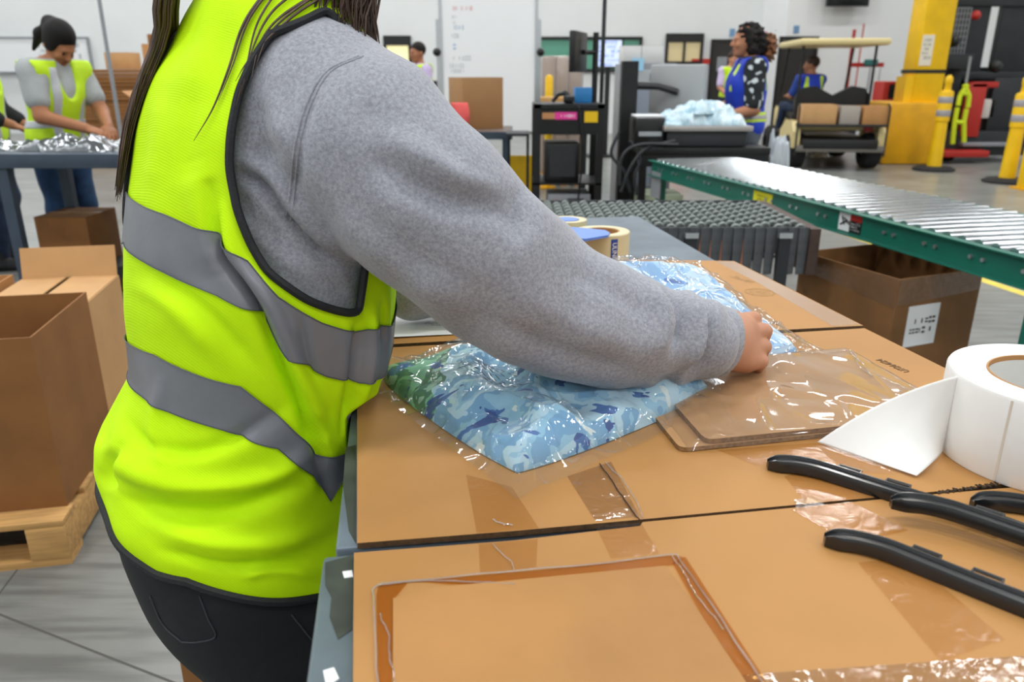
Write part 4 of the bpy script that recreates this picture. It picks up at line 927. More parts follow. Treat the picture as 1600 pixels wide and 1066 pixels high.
for pl in (poly, shl):
    r = closed(pl); pts = on_vest(r[:, 0], r[:, 1], .001); MB().tube(pts, .0048, 7, True).obj('binding', BIND, woman, off=WR)
MB().tube(G1[1]+N1[1]*.001, .0055, 7, True).obj('hem_binding', BIND, woman, off=WR)
MB().tube(G1[-2]+N1[-2]*.001, .005, 7, True).obj('neck_binding', BIND, woman, off=WR)
RSTR = mat('vest_reflective', '#7b7d84', .38, .1, var=.05, vscale=18, bump=.1, bscale=60)
def stripe(topl, botl, n=30):
    a, b = np.array(uvs(topl)), np.array(uvs(botl)); cols = np.arange(NT)
    def ext(q):
        q = q[np.argsort(q[:, 1])]; x = np.concatenate([q[:, 1], [q[0, 1]+NT]]); y = np.concatenate([q[:, 0], [q[0, 0]]])
        return np.interp(np.where(cols < x[0], cols+NT, cols), x, y)
    va, vb = ext(a), ext(b); w_ = np.linspace(0, 1, n); IV = vb[None]*(1-w_[:, None])+va[None]*w_[:, None]; IT = np.tile(cols.astype(float), (n, 1))
    p = on_vest(IV, IT, .0022); m = mesh_obj('reflective_stripe', p.reshape(-1, 3), grid_faces(n, NT, True)[:, ::-1], RSTR, woman, off=WR)
    st = MB()
    for row in (0, n-1):
        st.tube(p[row]+N1[IV[row].astype(int), IT[row].astype(int) % NT]*.0006, .0007, 4, True)
    st.obj('stripe_stitching', mat('stripe_stitch', '#595b62', .7), m, off=None); m.children
    for ch in COL.objects:
        if ch.parent is m: ch.location = -Vector(WR)
stripe([(193, 298), (260, 334), (335, 365), (385, 405), (430, 462), (500, 500), (560, 521), (590, 508), (612, 503)], [(190, 376), (260, 420), (340, 457), (405, 492), (450, 555), (510, 587), (560, 595), (590, 582), (606, 578)])
stripe([(193, 516), (245, 550), (300, 577), (375, 600), (440, 650), (492, 712), (530, 708), (548, 698)], [(192, 592), (250, 628), (350, 668), (435, 690), (485, 738), (512, 782), (535, 745)])
# ------------------------------------------------------------------ sweatshirt
ARM = [pt(515, 175, .90), pt(575, 225, .86), pt(655, 312, .845), pt(730, 378, .848), pt(800, 441, .865), pt(880, 486, .885), pt(960, 514, .905), pt(1020, 525, .92), pt(1052, 528, .93), pt(1072, 527, .936), pt(1088, 529, .943), pt(1104, 531, .950)]
ARR = [.088, .093, .093, .091, .086, .080, .074, .066, .062, .055, .055, .043]
LARM = [np.array([-.405, 1.06, 1.25]), np.array([-.29, 1.22, 1.06]), np.array([-.17, 1.23, .975]), np.array([-.03, 1.25, .952])]
HOOD = bpy.data.materials.new('heather_grey'); HOOD.use_nodes = True
def hoodmat(m):
    nt = m.node_tree; b = nt.nodes['Principled BSDF']; N = nt.nodes.new; L = nt.links.new; tc = N('ShaderNodeTexCoord')
    n1 = N('ShaderNodeTexNoise'); n1.inputs['Scale'].default_value = 260; n1.inputs['Detail'].default_value = 6; n1.inputs['Roughness'].default_value = .75; L(tc.outputs['Object'], n1.inputs['Vector'])
    r = N('ShaderNodeValToRGB'); r.color_ramp.elements[0].position = .33; r.color_ramp.elements[1].position = .68; r.color_ramp.elements[0].color = lin('#7d808a'); r.color_ramp.elements[1].color = lin('#adafb8')
    L(n1.outputs['Fac'], r.inputs[0]); L(r.outputs[0], b.inputs['Base Color']); b.inputs['Roughness'].default_value = .9; b.inputs['Sheen Weight'].default_value = .35
    n2 = N('ShaderNodeTexNoise'); n2.inputs['Scale'].default_value = 420; n2.inputs['Detail'].default_value = 3; L(tc.outputs['Object'], n2.inputs['Vector'])
    bp = N('ShaderNodeBump'); bp.inputs['Strength'].default_value = .35; bp.inputs['Distance'].default_value = .0015; L(n2.outputs['Fac'], bp.inputs['Height']); L(bp.outputs[0], b.inputs['Normal'])
hoodmat(HOOD)
F = Field((-.60, .66, .86), (.32, 1.42, 1.44), .0062)
def torso_sdf(X, Y, Z):
    z = np.clip(Z, TZ[0], TZ[-1]); cx, cy, a, b, ph = [v.astype(np.float32) for v in sect(z)]; a = a-.019; b = b-.019
    f = (X-cx)*np.cos(ph)+(Y-cy)*np.sin(ph); r = (X-cx)*np.sin(ph)-(Y-cy)*np.cos(ph)
    return (np.sqrt((f/a)**2+(r/b)**2)-1)*np.minimum(a, b)*.85
F.join(torso_sdf); F.keep(lambda X, Y, Z: np.maximum(.87-Z, Z-1.425)+0*X+0*Y)
F.cone(ARM[0], ARM[1], ARR[0], ARR[1], .035); F.chain(ARM[1:], ARR[1:], .006); F.chain([np.array(q) for q in LARM], [.078, .072, .062, .045], .01)
HFOLD = [([(1036, 446), (1060, 475), (1068, 510), (1052, 545)], 10, -.018), ([(1020, 440), (1038, 480), (1040, 520), (1020, 560)], 18, .007), ([(1078, 462), (1094, 500), (1092, 545), (1062, 592)], 11, .009),
         ([(1104, 480), (1113, 520), (1102, 562), (1070, 598)], 8, -.013), ([(1085, 560), (1058, 588), (1020, 602)], 9, -.006), ([(590, 205), (690, 262), (785, 296)], 24, .009), ([(600, 262), (690, 308), (760, 322), (830, 345)], 22, -.010),
         ([(800, 290), (815, 330), (800, 380)], 16, -.006), ([(690, 215), (720, 260), (780, 285)], 14, -.004), ([(820, 470), (930, 520), (1020, 556)], 26, .005), ([(760, 500), (880, 556), (990, 578)], 20, -.006), ([(880, 420), (960, 455), (1030, 500)], 18, -.004),
         ([(372, 272), (408, 288), (445, 345), (490, 392), (552, 420)], 9, -.016), ([(385, 250), (430, 285), (470, 350)], 14, .006), ([(372, 330), (420, 385), (500, 440)], 18, .006), ([(400, 150), (410, 210), (430, 260)], 16, -.004), ([(440, 90), (430, 160), (440, 230)], 16, .004),
         ([(500, 130), (476, 190), (466, 250), (458, 340)], 9, -.004), ([(560, 160), (600, 210), (610, 280)], 26, -.004), ([(520, 330), (600, 400), (700, 470)], 26, .005), ([(560, 330), (640, 400), (740, 450)], 20, -.004)]
wv = Waves(30, 16, 41); wv2 = Waves(70, 16, 43)
ax_ = np.array([list(p) for p in ARM]); d_arm = (ax_[-1]-ax_[0])/np.linalg.norm(ax_[-1]-ax_[0])
def folds(p):
    s = p @ d_arm; lat = p @ np.array([.3, -.8, .5])
    el = np.exp(-((p-ax_[4]) @ d_arm/.12)**2); cuff = np.exp(-((p-ax_[9]) @ d_arm/.05)**2); sho = np.exp(-np.linalg.norm(p-np.array([-.26, .80, 1.16]), axis=1)**2/.009)
    return .55*wv(p)+.25*wv2(p)+el*1.1*np.sin(s*70+lat*35+1.0)+cuff*1.0*np.sin(s*150+lat*45)+sho*1.3*np.sin((p @ np.array([.8, -.3, .9]))*75)
F.bumps(folds, .0030)
hv, hf = F.mesh(2); hv = sculpt(hv, hf, HFOLD); hood = mesh_obj('sweatshirt', hv, hf, HOOD, woman, off=WR); TH = BVHTree.FromPolygons(hv.tolist(), hf.tolist())
def on_hood(pts, off=.001):
    o = []
    for p in pts:
        loc, n, i, d = TH.ray_cast(CAMP, Vector(ray(*p)))
        if loc is not None: o.append(loc+n*off)
    return o
for dx in (0, 7):
    q = on_hood([(x+dx, y) for x, y in dense([(560, 88), (510, 112), (480, 160), (462, 220), (455, 280), (447, 345)])], .0002)
    MB().tube(q, .0012, 6).obj('seam', HOOD, hood, off=WR)
# ribbed cuff
c0, c1 = np.array(ARM[-2]), np.array(ARM[-1]); d_ = (c1-c0)/np.linalg.norm(c1-c0); x_, y_, _ = basis(d_); x_, y_ = np.array(x_), np.array(y_); V = []; n = 72; rows = [(-.012, .050), (.0, .0505), (.012, .0495), (.026, .0480), (.046, .0465), (.056, .0455), (.058, .043), (.05, .0415)]
for s_, r_ in rows:
    for k in range(n):
        a = 2*PI*k/n; rr = r_+(.0007 if k % 2 else -.0004); V.append(c1-d_*.03+d_*s_+(x_*math.cos(a)*rr*.92+y_*math.sin(a)*rr*1.02))
mesh_obj('cuff', V, grid_faces(len(rows), n, True), HOOD, hood, off=WR)
# ------------------------------------------------------------------ jeans
JEAN = mat('black_denim', '#15161a', .85, var=.3, vscale=12, bump=.3, bscale=260, bdist=.001)
F = Field((-.68, .62, .02), (-.1, 1.3, .90), .010)
pc = np.array([-.372, .965, .74]); Mh = np.stack([FV, RV, np.array([0, 0, 1])])
F.ell(pc+FV*-.012+np.array([0, 0, -.06]), (.165, .195, .19), .05, Mh); F.ell(pc+np.array([0, 0, .08]), (.14, .175, .12), .05, Mh)
for sgn in (1, -1):
    hp = pc+RV*sgn*.098+np.array([0, 0, -.15])-FV*.01; kn = pc+RV*sgn*.10+FV*.02+np.array([0, 0, -.40]); an = pc+RV*sgn*.105-FV*.03+np.array([0, 0, -.66])
    F.chain([hp, kn, an], [.118, .076, .055], .05)
F.bumps(Waves(32, 14, 51), .003); F.keep(lambda X, Y, Z: (X*UX.x+Y*UX.y)-(ue-.008)+0*Z)
jv, jf = F.mesh(1); jeans = mesh_obj('jeans', jv, jf, JEAN, woman, off=WR); TJ = BVHTree.FromPolygons(jv.tolist(), jf.tolist())
def on_jeans(pts, off=.001):
    o = []
    for p in pts:
        loc, n_, i, d = TJ.ray_cast(CAMP, Vector(ray(*p)))
        if loc is not None: o.append(loc+n_*off)
    return o
ST = mat('jean_stitch', '#3b3c42', .8)
for pl in ([(312, 930), (325, 965), (337, 994), (310, 1003), (285, 1003)], [(285, 1003), (255, 975), (235, 930)], [(455, 960), (475, 985), (495, 1010)]):
    q = on_jeans(dense(pl), .001)
    if len(q) > 3: MB().tube(q, .0011, 5).obj('pocket_stitching', ST, jeans, off=WR)
for sgn in (1, -1):
    an = pc+RV*sgn*.105-FV*.03; an[2] = .09; F = Field(an-.25, an+.3, .01); F.cone(an+np.array([0, 0, .03]), an-FV*.03-np.array([0, 0, .045]), .05, .046, .02); F.cone(an-FV*.03-np.array([0, 0, .045]), an+FV*.15-np.array([0, 0, .052]), .046, .04, .02); F.keep(lambda X, Y, Z: .003-Z+0*X+0*Y)
    v, f = F.mesh(1); mesh_obj('shoe', v, f, SHOE, woman, off=WR)
# ------------------------------------------------------------------ body: head, neck, trunk and hands
SK = skin('#c08a6c'); parts = []
F = Field((-.62, .72, .05), (.2, 1.35, 1.62), .012)
F.ell((-.34, .99, 1.0), (.08, .11, .2), .05); F.ell((-.30, 1.0, 1.18), (.08, .11, .16), .05); F.ell((-.40, .965, .75), (.10, .12, .15), .05); F.cone((-.275, 1.02, 1.32), (-.215, 1.05, 1.50), .05, .05, .02)
for sgn in (1, -1):
    hp = pc+RV*sgn*.09+np.array([0, 0, -.1]); kn = pc+RV*sgn*.10+FV*.02+np.array([0, 0, -.40]); an = pc+RV*sgn*.105-FV*.03+np.array([0, 0, -.64]); F.chain([hp, kn, an], [.08, .055, .038], .03)
F.chain([np.array([-.29, 1.0, 1.28])]+[np.array(p) for p in ARM[::2]]+[np.array(ARM[-1])], [.06, .06, .055, .05, .045, .04, .033, .028], .02); F.chain([np.array([-.36, 1.03, 1.26])]+LARM, [.06, .06, .05, .045, .03], .02)
parts.append(F.mesh(1))
HC = np.array([-.175, 1.06, 1.60]); HF, hq, HR = head_field(HC, PHI-PI/2, -.55); HF.cone(hq(0, -.02, -.02), np.array([-.235, 1.04, 1.46]), .052, .054, .02); parts.append(HF.mesh(1))
# right hand closed on the film
def grip():
    W = np.array(ARM[-1])+d_*.030; d = np.array(pt(1205, 530, 1.0))-W; d /= np.linalg.norm(d); up = np.array([.0, -.74, .67]); up = up-d*(up @ d); up /= np.linalg.norm(up); r = np.cross(d, up)   # r: towards the little finger
    F = Field(W+d*.05-.13, W+d*.05+.13, .0028); M = np.stack([r, d, up])
    F.cone(W-d*.06, W+d*.012, .029, .029, .012); F.cone(W-r*.006, W+d*.040-r*.016, .026, .021, .016); F.cone(W+r*.014-up*.004, W+d*.034+r*.024-up*.010, .023, .018, .016); F.ell(W+d*.030-up*.004, (.038, .036, .020), .010, M)
    for x, o, L, rr, bend in ((-.031, .066, .045, .0108, .75), (-.0095, .071, .047, .0112, .85), (.0115, .064, .041, .0106, .95), (.030, .053, .032, .0094, 1.0)):
        k = W+d*o+r*x+up*(.006-.25*abs(x+.01)); F.cone(W+d*.028+r*x*.9-up*.002, k, .013, .0112, .004); F.ell(k, (.0102, .0115, .0112), .003, M)
        p = k; a = .62
        for L_, da in ((L, bend*.8), (L*.62, 1.5), (L*.45, .7)):
            q = p+(d*math.cos(a+da*.45)-up*math.sin(a+da*.45))*L_; a += da; F.cone(p, q, rr, rr*.93, .0012); p = q; rr *= .94
    p = W+d*.028-r*.032-up*.010; a1 = p+(d*.8-r*.35-up*.45)*.036; a2 = a1+(d*.92+r*.12-up*.30)*.032; a3 = a2+(d*.9+r*.25-up*.2)*.022; F.chain([p, a1, a2, a3], [.016, .0135, .0118, .0095], .007)
    return F.mesh(1)
parts.append(grip())
lw = LARM[-1]; parts.append(hand_mesh(lw, np.array([.9, .1, -.25]), (0, 0, 1), .35, 1., .004, mirror=-1))
v, f = joined(*parts); ob = mesh_obj('body', v, f, [SK, LIP, EYE], woman, off=WR); cs = v[f].mean(1); mi = np.zeros(len(f), int)
mi[np.linalg.norm((cs-hq(0, .098, -.067))/np.array([1, 1, .5]), axis=1) < .021] = 1
for sx in (-1, 1): mi[np.linalg.norm(cs-hq(sx*.03, .092, -.006), axis=1) < .0095] = 2
ob.data.polygons.foreach_set('material_index', mi)
# ------------------------------------------------------------------ long hair
HAIR = mat('dark_brown_hair', '#4b3427', .42, var=.4, vscale=90, stretch=(1, 1, .1), spec=.6)
hb = Field(HC-.25, HC+.2, .008); hb.ell(hq(0, -.018, .042), (.084, .102, .094), .02, HR.T)
for sx in (-1, 1): hb.chain([hq(sx*.066, -.01, .03), hq(sx*.078, -.02, -.08)], [.03, .03], .02)
hb.ell(hq(0, -.06, -.06), (.075, .06, .09), .03, HR.T); hb.ell(hq(0, .118, -.045), (.064, .085, .1), .012, HR.T, cut=True); cap = hb.mesh(1)
m = MB(); rg = random.Random(12)
def strand(pts, r0, n=14):
    q = crv(np.arange(len(pts)), np.array([list(p) for p in pts]), np.linspace(0, len(pts)-1, n)); m.tube(q, [r0*(1-.85*(k/(n-1))**2) for k in range(n)], 4)
def back_pt(z, r, o):
    cx, cy, a, b, ph = [float(v) for v in sect(np.array(z))]; rr = max(-.97, min(.97, r)); k = -math.sqrt(1-rr*rr)
    return np.array([cx, cy, z])+np.array([math.cos(ph), math.sin(ph), 0])*k*(a+o)+np.array([math.sin(ph), -math.cos(ph), 0])*rr*(b+o)
for i in range(420):                                                      # down the far side of the back
    r = rg.uniform(-.93, -.50); o = rg.uniform(.003, .018); ze = rg.triangular(1.15, 1.30, 1.17); st_ = hq(rg.uniform(-.06, .05), -.09+rg.uniform(-.01, .01), rg.uniform(-.05, .04))
    strand([st_, back_pt(1.425, r*.75, .035+o), back_pt(1.34, r*.95, .006+o), back_pt((1.34+ze)/2, r, .003+o*.8), back_pt(ze, r*.98+rg.uniform(-.02, .02), .004+o*.5)], rg.uniform(.0012, .0028))
for i in range(330):                                                      # forward past the near shoulder
    ex = pt(rg.uniform(465, 598), rg.triangular(50, 150, 85), rg.uniform(.885, .95)); st_ = hq(rg.uniform(.055, .078), rg.uniform(-.05, .04), rg.uniform(-.06, .02)); md = np.array(ex)*.45+st_*.55; md[2] = max(md[2], 1.42); md += RV*.02
    strand([st_, md, np.array(ex)+np.array([-.004, 0, .06]), ex], rg.uniform(.001, .0022), 10)
for pl in ([(425, -20), (385, 40), (362, 110), (338, 170), (308, 222)], [(440, -20), (405, 40), (388, 110), (372, 170)], [(500, -10), (440, 30), (410, 70), (395, 130)], [(520, -10), (470, 20), (425, 60), (390, 100), (372, 130)], [(430, -20), (392, 35), (368, 105), (346, 160)], [(505, -12), (450, 28), (420, 62), (402, 110)], [(470, -15), (425, 25), (398, 80), (380, 150)]):
    q = []
    for p in dense(pl, 22):
        loc, n_, i, d = T1.ray_cast(CAMP, Vector(ray(*p)))
        if loc is not None: q.append(loc+n_*.004)
    if len(q) > 4: strand(q, .0016 if pl[0][0] != 425 else .002, 30)
m.v = list(m.v)+cap[0].tolist(); base = len(m.v)-len(cap[0]); m.f = list(m.f)+(cap[1]+base).tolist()
mesh_obj('hair', m.v, m.f, HAIR, woman, off=WR)
# ================================================================== cartons
def carton(name, label, loc, rz, w_, d, h, flaps=(), m=None, group=None, bottom=True, th=.005):
    """open carton: near-left corner at loc, w along local x, d along local y. flaps: (side, angle from upright outwards, length)"""
    m = m or CARD_D; t = thing(name, label, 'box', loc, rz, group); e = [m, FLUTE]
    MB().bx(0, w_, 0, th, 0, h).obj('side_panel', m, t); MB().bx(0, w_, d-th, d, 0, h).obj('side_panel', m, t)
    MB().bx(0, th, th, d-th, 0, h).obj('side_panel', m, t); MB().bx(w_-th, w_, th, d-th, 0, h).obj('side_panel', m, t)
    MB().bx(th, w_-th, th, d-th, 0, th).obj('bottom_panel', m, t)
    for side, ang, ln in flaps:
        ax = {'front': ((w_/2, th/2, h), (w_-.01, ln), 0), 'back': ((w_/2, d-th/2, h), (w_-.01, ln), PI), 'left': ((th/2, d/2, h), (d-.01, ln), -PI/2), 'right': ((w_-th/2, d/2, h), (d-.01, ln), PI/2)}[side]
        o = MB().bx(-ax[1][0]/2, ax[1][0]/2, -th/2, th/2, 0.001, ax[1][1]).obj('flap', m, t); o.location = ax[0]; o.rotation_euler = (ang, 0, ax[2])
    return t
def closed_box(name, label, x0, x1, y0, y1, z0, z1, m=None, tape_=True, rz=0., group=None, cat='box'):
    c = ((x0+x1)/2, (y0+y1)/2, z0); t = thing(name, label, cat, c, rz, group); w_, d, h = x1-x0, y1-y0, z1-z0
    MB().bx(-w_/2, w_/2, -d/2, d/2, 0, h-.004, ch=.003).obj('carton_body', m or CARD, t)
    MB().bx(-w_/2, w_/2, -d/2, -.002, h-.004, h).obj('flap', m or CARD, t); MB().bx(-w_/2, w_/2, .002, d/2, h-.004, h).obj('flap', m or CARD, t)
    if tape_: MB().bx(-w_/2, w_/2, -.025, .025, h, h+.0008).obj('packing_tape', mat('tape_tan', '#b98f5c', .3), t)
    return t
RB = math.radians(11.2)
# pallet at the left with three cartons
pa = thing('pallet', 'wooden pallet under the open cartons at the left edge', 'pallet', (-1.235, 1.83, 0), RB)
brd = None
for i in range(7):
    o = MB().bx(-1.02, .0, 0, .1, .122, .14, ch=.002).obj('deck_board', WOOD, pa) if brd is None else link('deck_board', brd, pa); brd = brd or o; o.location = (0, i*.182, 0)
st_ = None
for x in (-.1, -.55, -1.02):
    o = MB().bx(0, .1, 0, 1.19, .02, .122, ch=.002).obj('stringer', WOOD, pa) if st_ is None else link('stringer', st_, pa); st_ = st_ or o; o.location = (x, 0, 0)
bb = None
for y in (0, .55, 1.09):
    o = MB().bx(-1.02, 0, 0, .1, 0, .02).obj('base_board', WOOD, pa) if bb is None else link('base_board', bb, pa); bb = bb or o; o.location = (0, y, 0)
def off_rz(o, dx, dy): return (o[0]+dx*math.cos(RB)-dy*math.sin(RB), o[1]+dx*math.sin(RB)+dy*math.cos(RB), o[2])
A0 = (-1.262, 1.905, .141)
carton('open_carton', 'large open cardboard carton at the left edge, nearest on the pallet', off_rz(A0, -.56, 0), RB, .56, .455, .505, m=CARD_D)
carton('open_carton', 'cardboard carton with one flap raised and pale flaps folded in, behind the nearest carton', off_rz(A0, -.375, .50), RB, .335, .44, .44, flaps=(('back', .25, .115), ('front', PI*.5-.0+PI, .19), ('left', -PI/2+.02, .155), ('right', -PI/2+.03, .155)), m=CARD_L)
carton('open_carton', 'open cardboard carton half hidden at the left edge, rear of the pallet', off_rz(A0, -.86, .50), RB, .46, .44, .46, m=CARD)
q = P(310, 1016, .26)
closed_box('cardboard_box', 'small brown carton on the floor behind the worker in black jeans', -.655, -.33, 1.22, 1.5, 0, .25, CARD_D)
# brown bin under the green conveyor
ang = math.atan2(.16, .385); Fp, Rp, Lp = Vector((1.395, 2.68)), Vector((1.79, 2.845)), Vector((1.19, 3.13))
BINM = mat('bin_card', '#80582f', .7, var=.2, vscale=4, bump=.3, bscale=14, bdist=.01)
bn = carton('open_carton', 'worn brown open carton on the floor under the green conveyor', (Fp.x, Fp.y, 0), ang, .43, .50, .60, m=BINM)
lw_, lh = .155, .13
lb = MB().bx(.07, .07+.16, -.002, -.0006, .33, .49).obj('paper_label', PAPER, bn)
k = ticks(2, .12, .075, .03, 6).obj('label_print', INK, lb); k.rotation_euler = (PI/2, 0, 0); k.location = (.15, -.0028, .41)
ft = film('bin_film', (.93, .9, .85), .10, .2, bump=.4, bscale=30)
for v4 in ([(.0, -.003, .60), (.43, -.003, .60), (.43, -.003, .52), (.0, -.003, .50)], [(-.003, 0, .60), (-.003, .5, .60), (-.003, .5, .53), (-.003, 0, .49)]):
    o = MB().add(v4, [(0, 1, 2, 3)]).obj('packing_tape', ft, bn)
# ================================================================== flexible conveyor (wheels on a lattice)
LAT = mat('lattice_steel', '#5d6063', .42, .55, var=.2, vscale=30); WHL = mat('wheel_zinc', '#7c8481', .34, .5, var=.12, vscale=40)
fc = thing('flexible_conveyor', 'grey flexible skate wheel conveyor pulled short behind the packing table', 'conveyor', (.35, 3.25, 0))
NX, NY = 29, 8; x0, x1, y0, y1, zt = -.42, .80, -.28, .33, .725
axle = None; wheel = None
wm = MB(); wm.lathe([(.008, -.008), (.017, -.008), (.0215, -.004), (.0215, .004), (.017, .008), (.008, .008)], n=10, axis='X')
wm.v = [(y, x, z) for x, y, z in wm.v]
for i in range(NX):
    x = x0+(x1-x0)*(i+.5)/NX
    o = MB().cyl((0, y0-.02, 0), (0, y1+.02, 0), .0045, n=6).obj('axle', LAT, fc) if axle is None else link('axle', axle, fc); axle = axle or o; o.location = (x, 0, zt)
    for j in range(NY):
        y = y0+(y1-y0)*(j+.25+.5*(i % 2))/NY
        o = wm.obj('skate_wheel', WHL, fc, smooth=True) if wheel is None else link('skate_wheel', wheel, fc); wheel = wheel or o; o.location = (x, y, zt)
bar = None
for side in (y0-.03, y1+.03):
    for i in range(2*NX):
        x = x0+(x1-x0)*(i+.5)/(2*NX)
        o = MB().bx(-.0112, .0112, -.0025, .0025, -.165, .02).obj('lattice_bar', LAT, fc) if bar is None else link('lattice_bar', bar, fc); bar = bar or o
        o.location = (x, side+(.004 if i % 2 else -.004), zt-.005); o.rotation_euler = (0, .03*(1 if i % 2 else -1), 0)
for x in (.0, .34, .70, -.35):
    for side in (y0-.045, y1+.045):
        MB().bx(x-.022, x+.022, side-.012, side+.012, .08, zt-.0).obj('leg', DGREY, fc); MB().box((x, side-.0, zt-.012), (.05, .035, .02)).obj('leg_cap', SILVER, fc)
        MB().lathe([(.0, -.015), (.05, -.015), (.055, 0), (.05, .015), (0, .015)], (x, side, .056), 16, 'Y').obj('caster', RUBBER, fc)
MB().bx(x1, x1+.04, y0-.04, y1+.04, zt-.17, zt+.01).obj('end_plate', mat('rusty_steel', '#4a3a34', .6, .3, var=.3, vscale=12), fc)
MB().bx(x0-.04, x0, y0-.04, y1+.04, zt-.17, zt+.01).obj('end_plate', LAT, fc)
# ================================================================== green roller conveyor
gx0, gx1 = Vector((.95, 5.30)), Vector((1.70, 2.20)); gl = (gx1-gx0).length; gdir = (gx1-gx0).normalized(); grz = math.atan2(gdir.y, gdir.x)
gc = thing('roller_conveyor', 'green framed roller conveyor with bright steel rollers crossing the right side', 'conveyor', (gx0.x, gx0.y, 0), grz)
GW = .61; GZ = .75
def rail(y, inn):
    m = MB().bx(0, gl, y-.003, y+.003, GZ-.10, GZ); a, b = (y, y+inn*.035); m.bx(0, gl, min(a, b), max(a, b), GZ-.005, GZ); m.bx(0, gl, min(a, b), max(a, b), GZ-.10, GZ-.095)
    return m.obj('side_rail', CONV_GREEN, gc)
rail(0, -1); r2 = rail(GW, 1)
ROLL = mat('bright_roller', '#b2b7ba', .17, .95, var=.05, vscale=50)
rl = None; n = int(gl/.0735)
for i in range(n):
    o = MB().cyl((0, .006, 0), (0, GW-.006, 0), .0242, n=14).obj('roller', ROLL, gc) if rl is None else link('roller', rl, gc); rl = rl or o; o.location = (.05+i*.0735, 0, GZ-.012)
bl = None
for i in range(14):
    for dx in (0, .055):
        o = MB().cyl((0, 0, 0), (0, -.009, 0), .008 if dx == 0 else .006, n=8).obj('bolt', SILVER, gc) if bl is None else link('bolt', bl, gc); bl = bl or o; o.location = (.12+i*.22+dx, -.003, GZ-.05)
YLAB = mat('yellow_label', '#e8e01a', .5)
def rail_x(px, py): q = pt(px, py, 3.0); d = ray(px, py); s = np.linalg.solve(np.array([[d[0], -gdir.x], [d[1], -gdir.y]]), np.array([gx0.x, gx0.y])); return s[1]
xa, xb = rail_x(1178, 310), rail_x(1208, 312); o = MB().bx(min(xa, xb), max(xa, xb), -.0048, -.0032, GZ-.085, GZ-.02).obj('yellow_label', YLAB, gc)
k = ticks(2, .1, .035, .014, 3).obj('label_print', INK, o); k.rotation_euler = (PI/2, 0, 0); k.location = ((xa+xb)/2, -.0052, GZ-.05)
xa, xb = rail_x(1312, 345), rail_x(1348, 347); xm = (xa+xb)/2
o = MB().bx(xa, xm, -.0048, -.0032, GZ-.09, GZ-.012).obj('warning_label', PAPER, gc); MB().bx(xm, xb, -.0048, -.0032, GZ-.09, GZ-.040).obj('warning_label', BLACKP, gc); MB().bx(xm, xb, -.0048, -.0032, GZ-.040, GZ-.012).obj('warning_label', RED, gc)
m = MB(); 
for a_, b_ in (((.2, .3), (.8, .6)), ((.3, .75), (.55, .35)), ((.5, .7), (.85, .45))):
    p0 = (xa+(xm-xa)*a_[0], -.0054, GZ-.09+.078*a_[1]); p1 = (xa+(xm-xa)*b_[0], -.0054, GZ-.09+.078*b_[1]); m.cyl(p0, p1, .004, n=5)
m.obj('pictogram', INK, o)
k = ticks(3, (xb-xm)*.8, .036, .008, 4).obj('label_print', PAPER, gc); k.rotation_euler = (PI/2, 0, 0); k.location = ((xm+xb)/2, -.0054, GZ-.065)
for lx in (.12, gl-.15):
    for y in (.02, GW-.02): MB().bx(lx-.03, lx+.03, y-.02, y+.02, 0.01, GZ-.10).obj('leg', CONV_GREEN, gc); MB().bx(lx-.06, lx+.06, y-.04, y+.04, 0, .012).obj('foot', CONV_GREEN, gc)
    MB().bx(lx-.015, lx+.015, .02, GW-.02, .28, .32).obj('cross_brace', CONV_GREEN, gc)
MB().bx(.02, .17, -.012, -.004, GZ-.24, GZ-.07).obj('gusset', GREY, gc)
# ================================================================== packing table at the left
zt = .90; yf = 4.16
lt = thing('steel_table', 'long grey steel table with silver bags in front of the woman in the grey tee', 'table', (-2.6, yf, 0))
MB().bx(-1.4, 1.25, 0, .62, zt-.012, zt).obj('table_top', STEEL, lt); MB().bx(-1.4, 1.25, -.02, .0, zt-.075, zt, ch=.003).obj('front_rail', STEEL_D, lt); MB().bx(-1.4, 1.25, .60, .62, zt-.075, zt-.012).obj('rear_rail', STEEL_D, lt)
for x in (-1.3, -.12, 1.15):
    for y in (.0, .57): MB().bx(x-.03, x+.03, y, y+.05, 0, zt-.07).obj('leg', STEEL_D, lt)
MB().bx(.0, 1.2, .1, .55, .20, .225).obj('lower_shelf', BLACK, lt); MB().bx(.0, 1.2, .08, .1, .20, .27).obj('shelf_lip', BLACK, lt)
closed_box('cardboard_box', 'brown carton standing under the long steel table at the left', -2.75, -2.45, 4.4, 4.75, 0, .52, CARD_D)
MYLAR = mat('silver_mylar', '#8d9195', .2, 1., bump=.3, bscale=25)
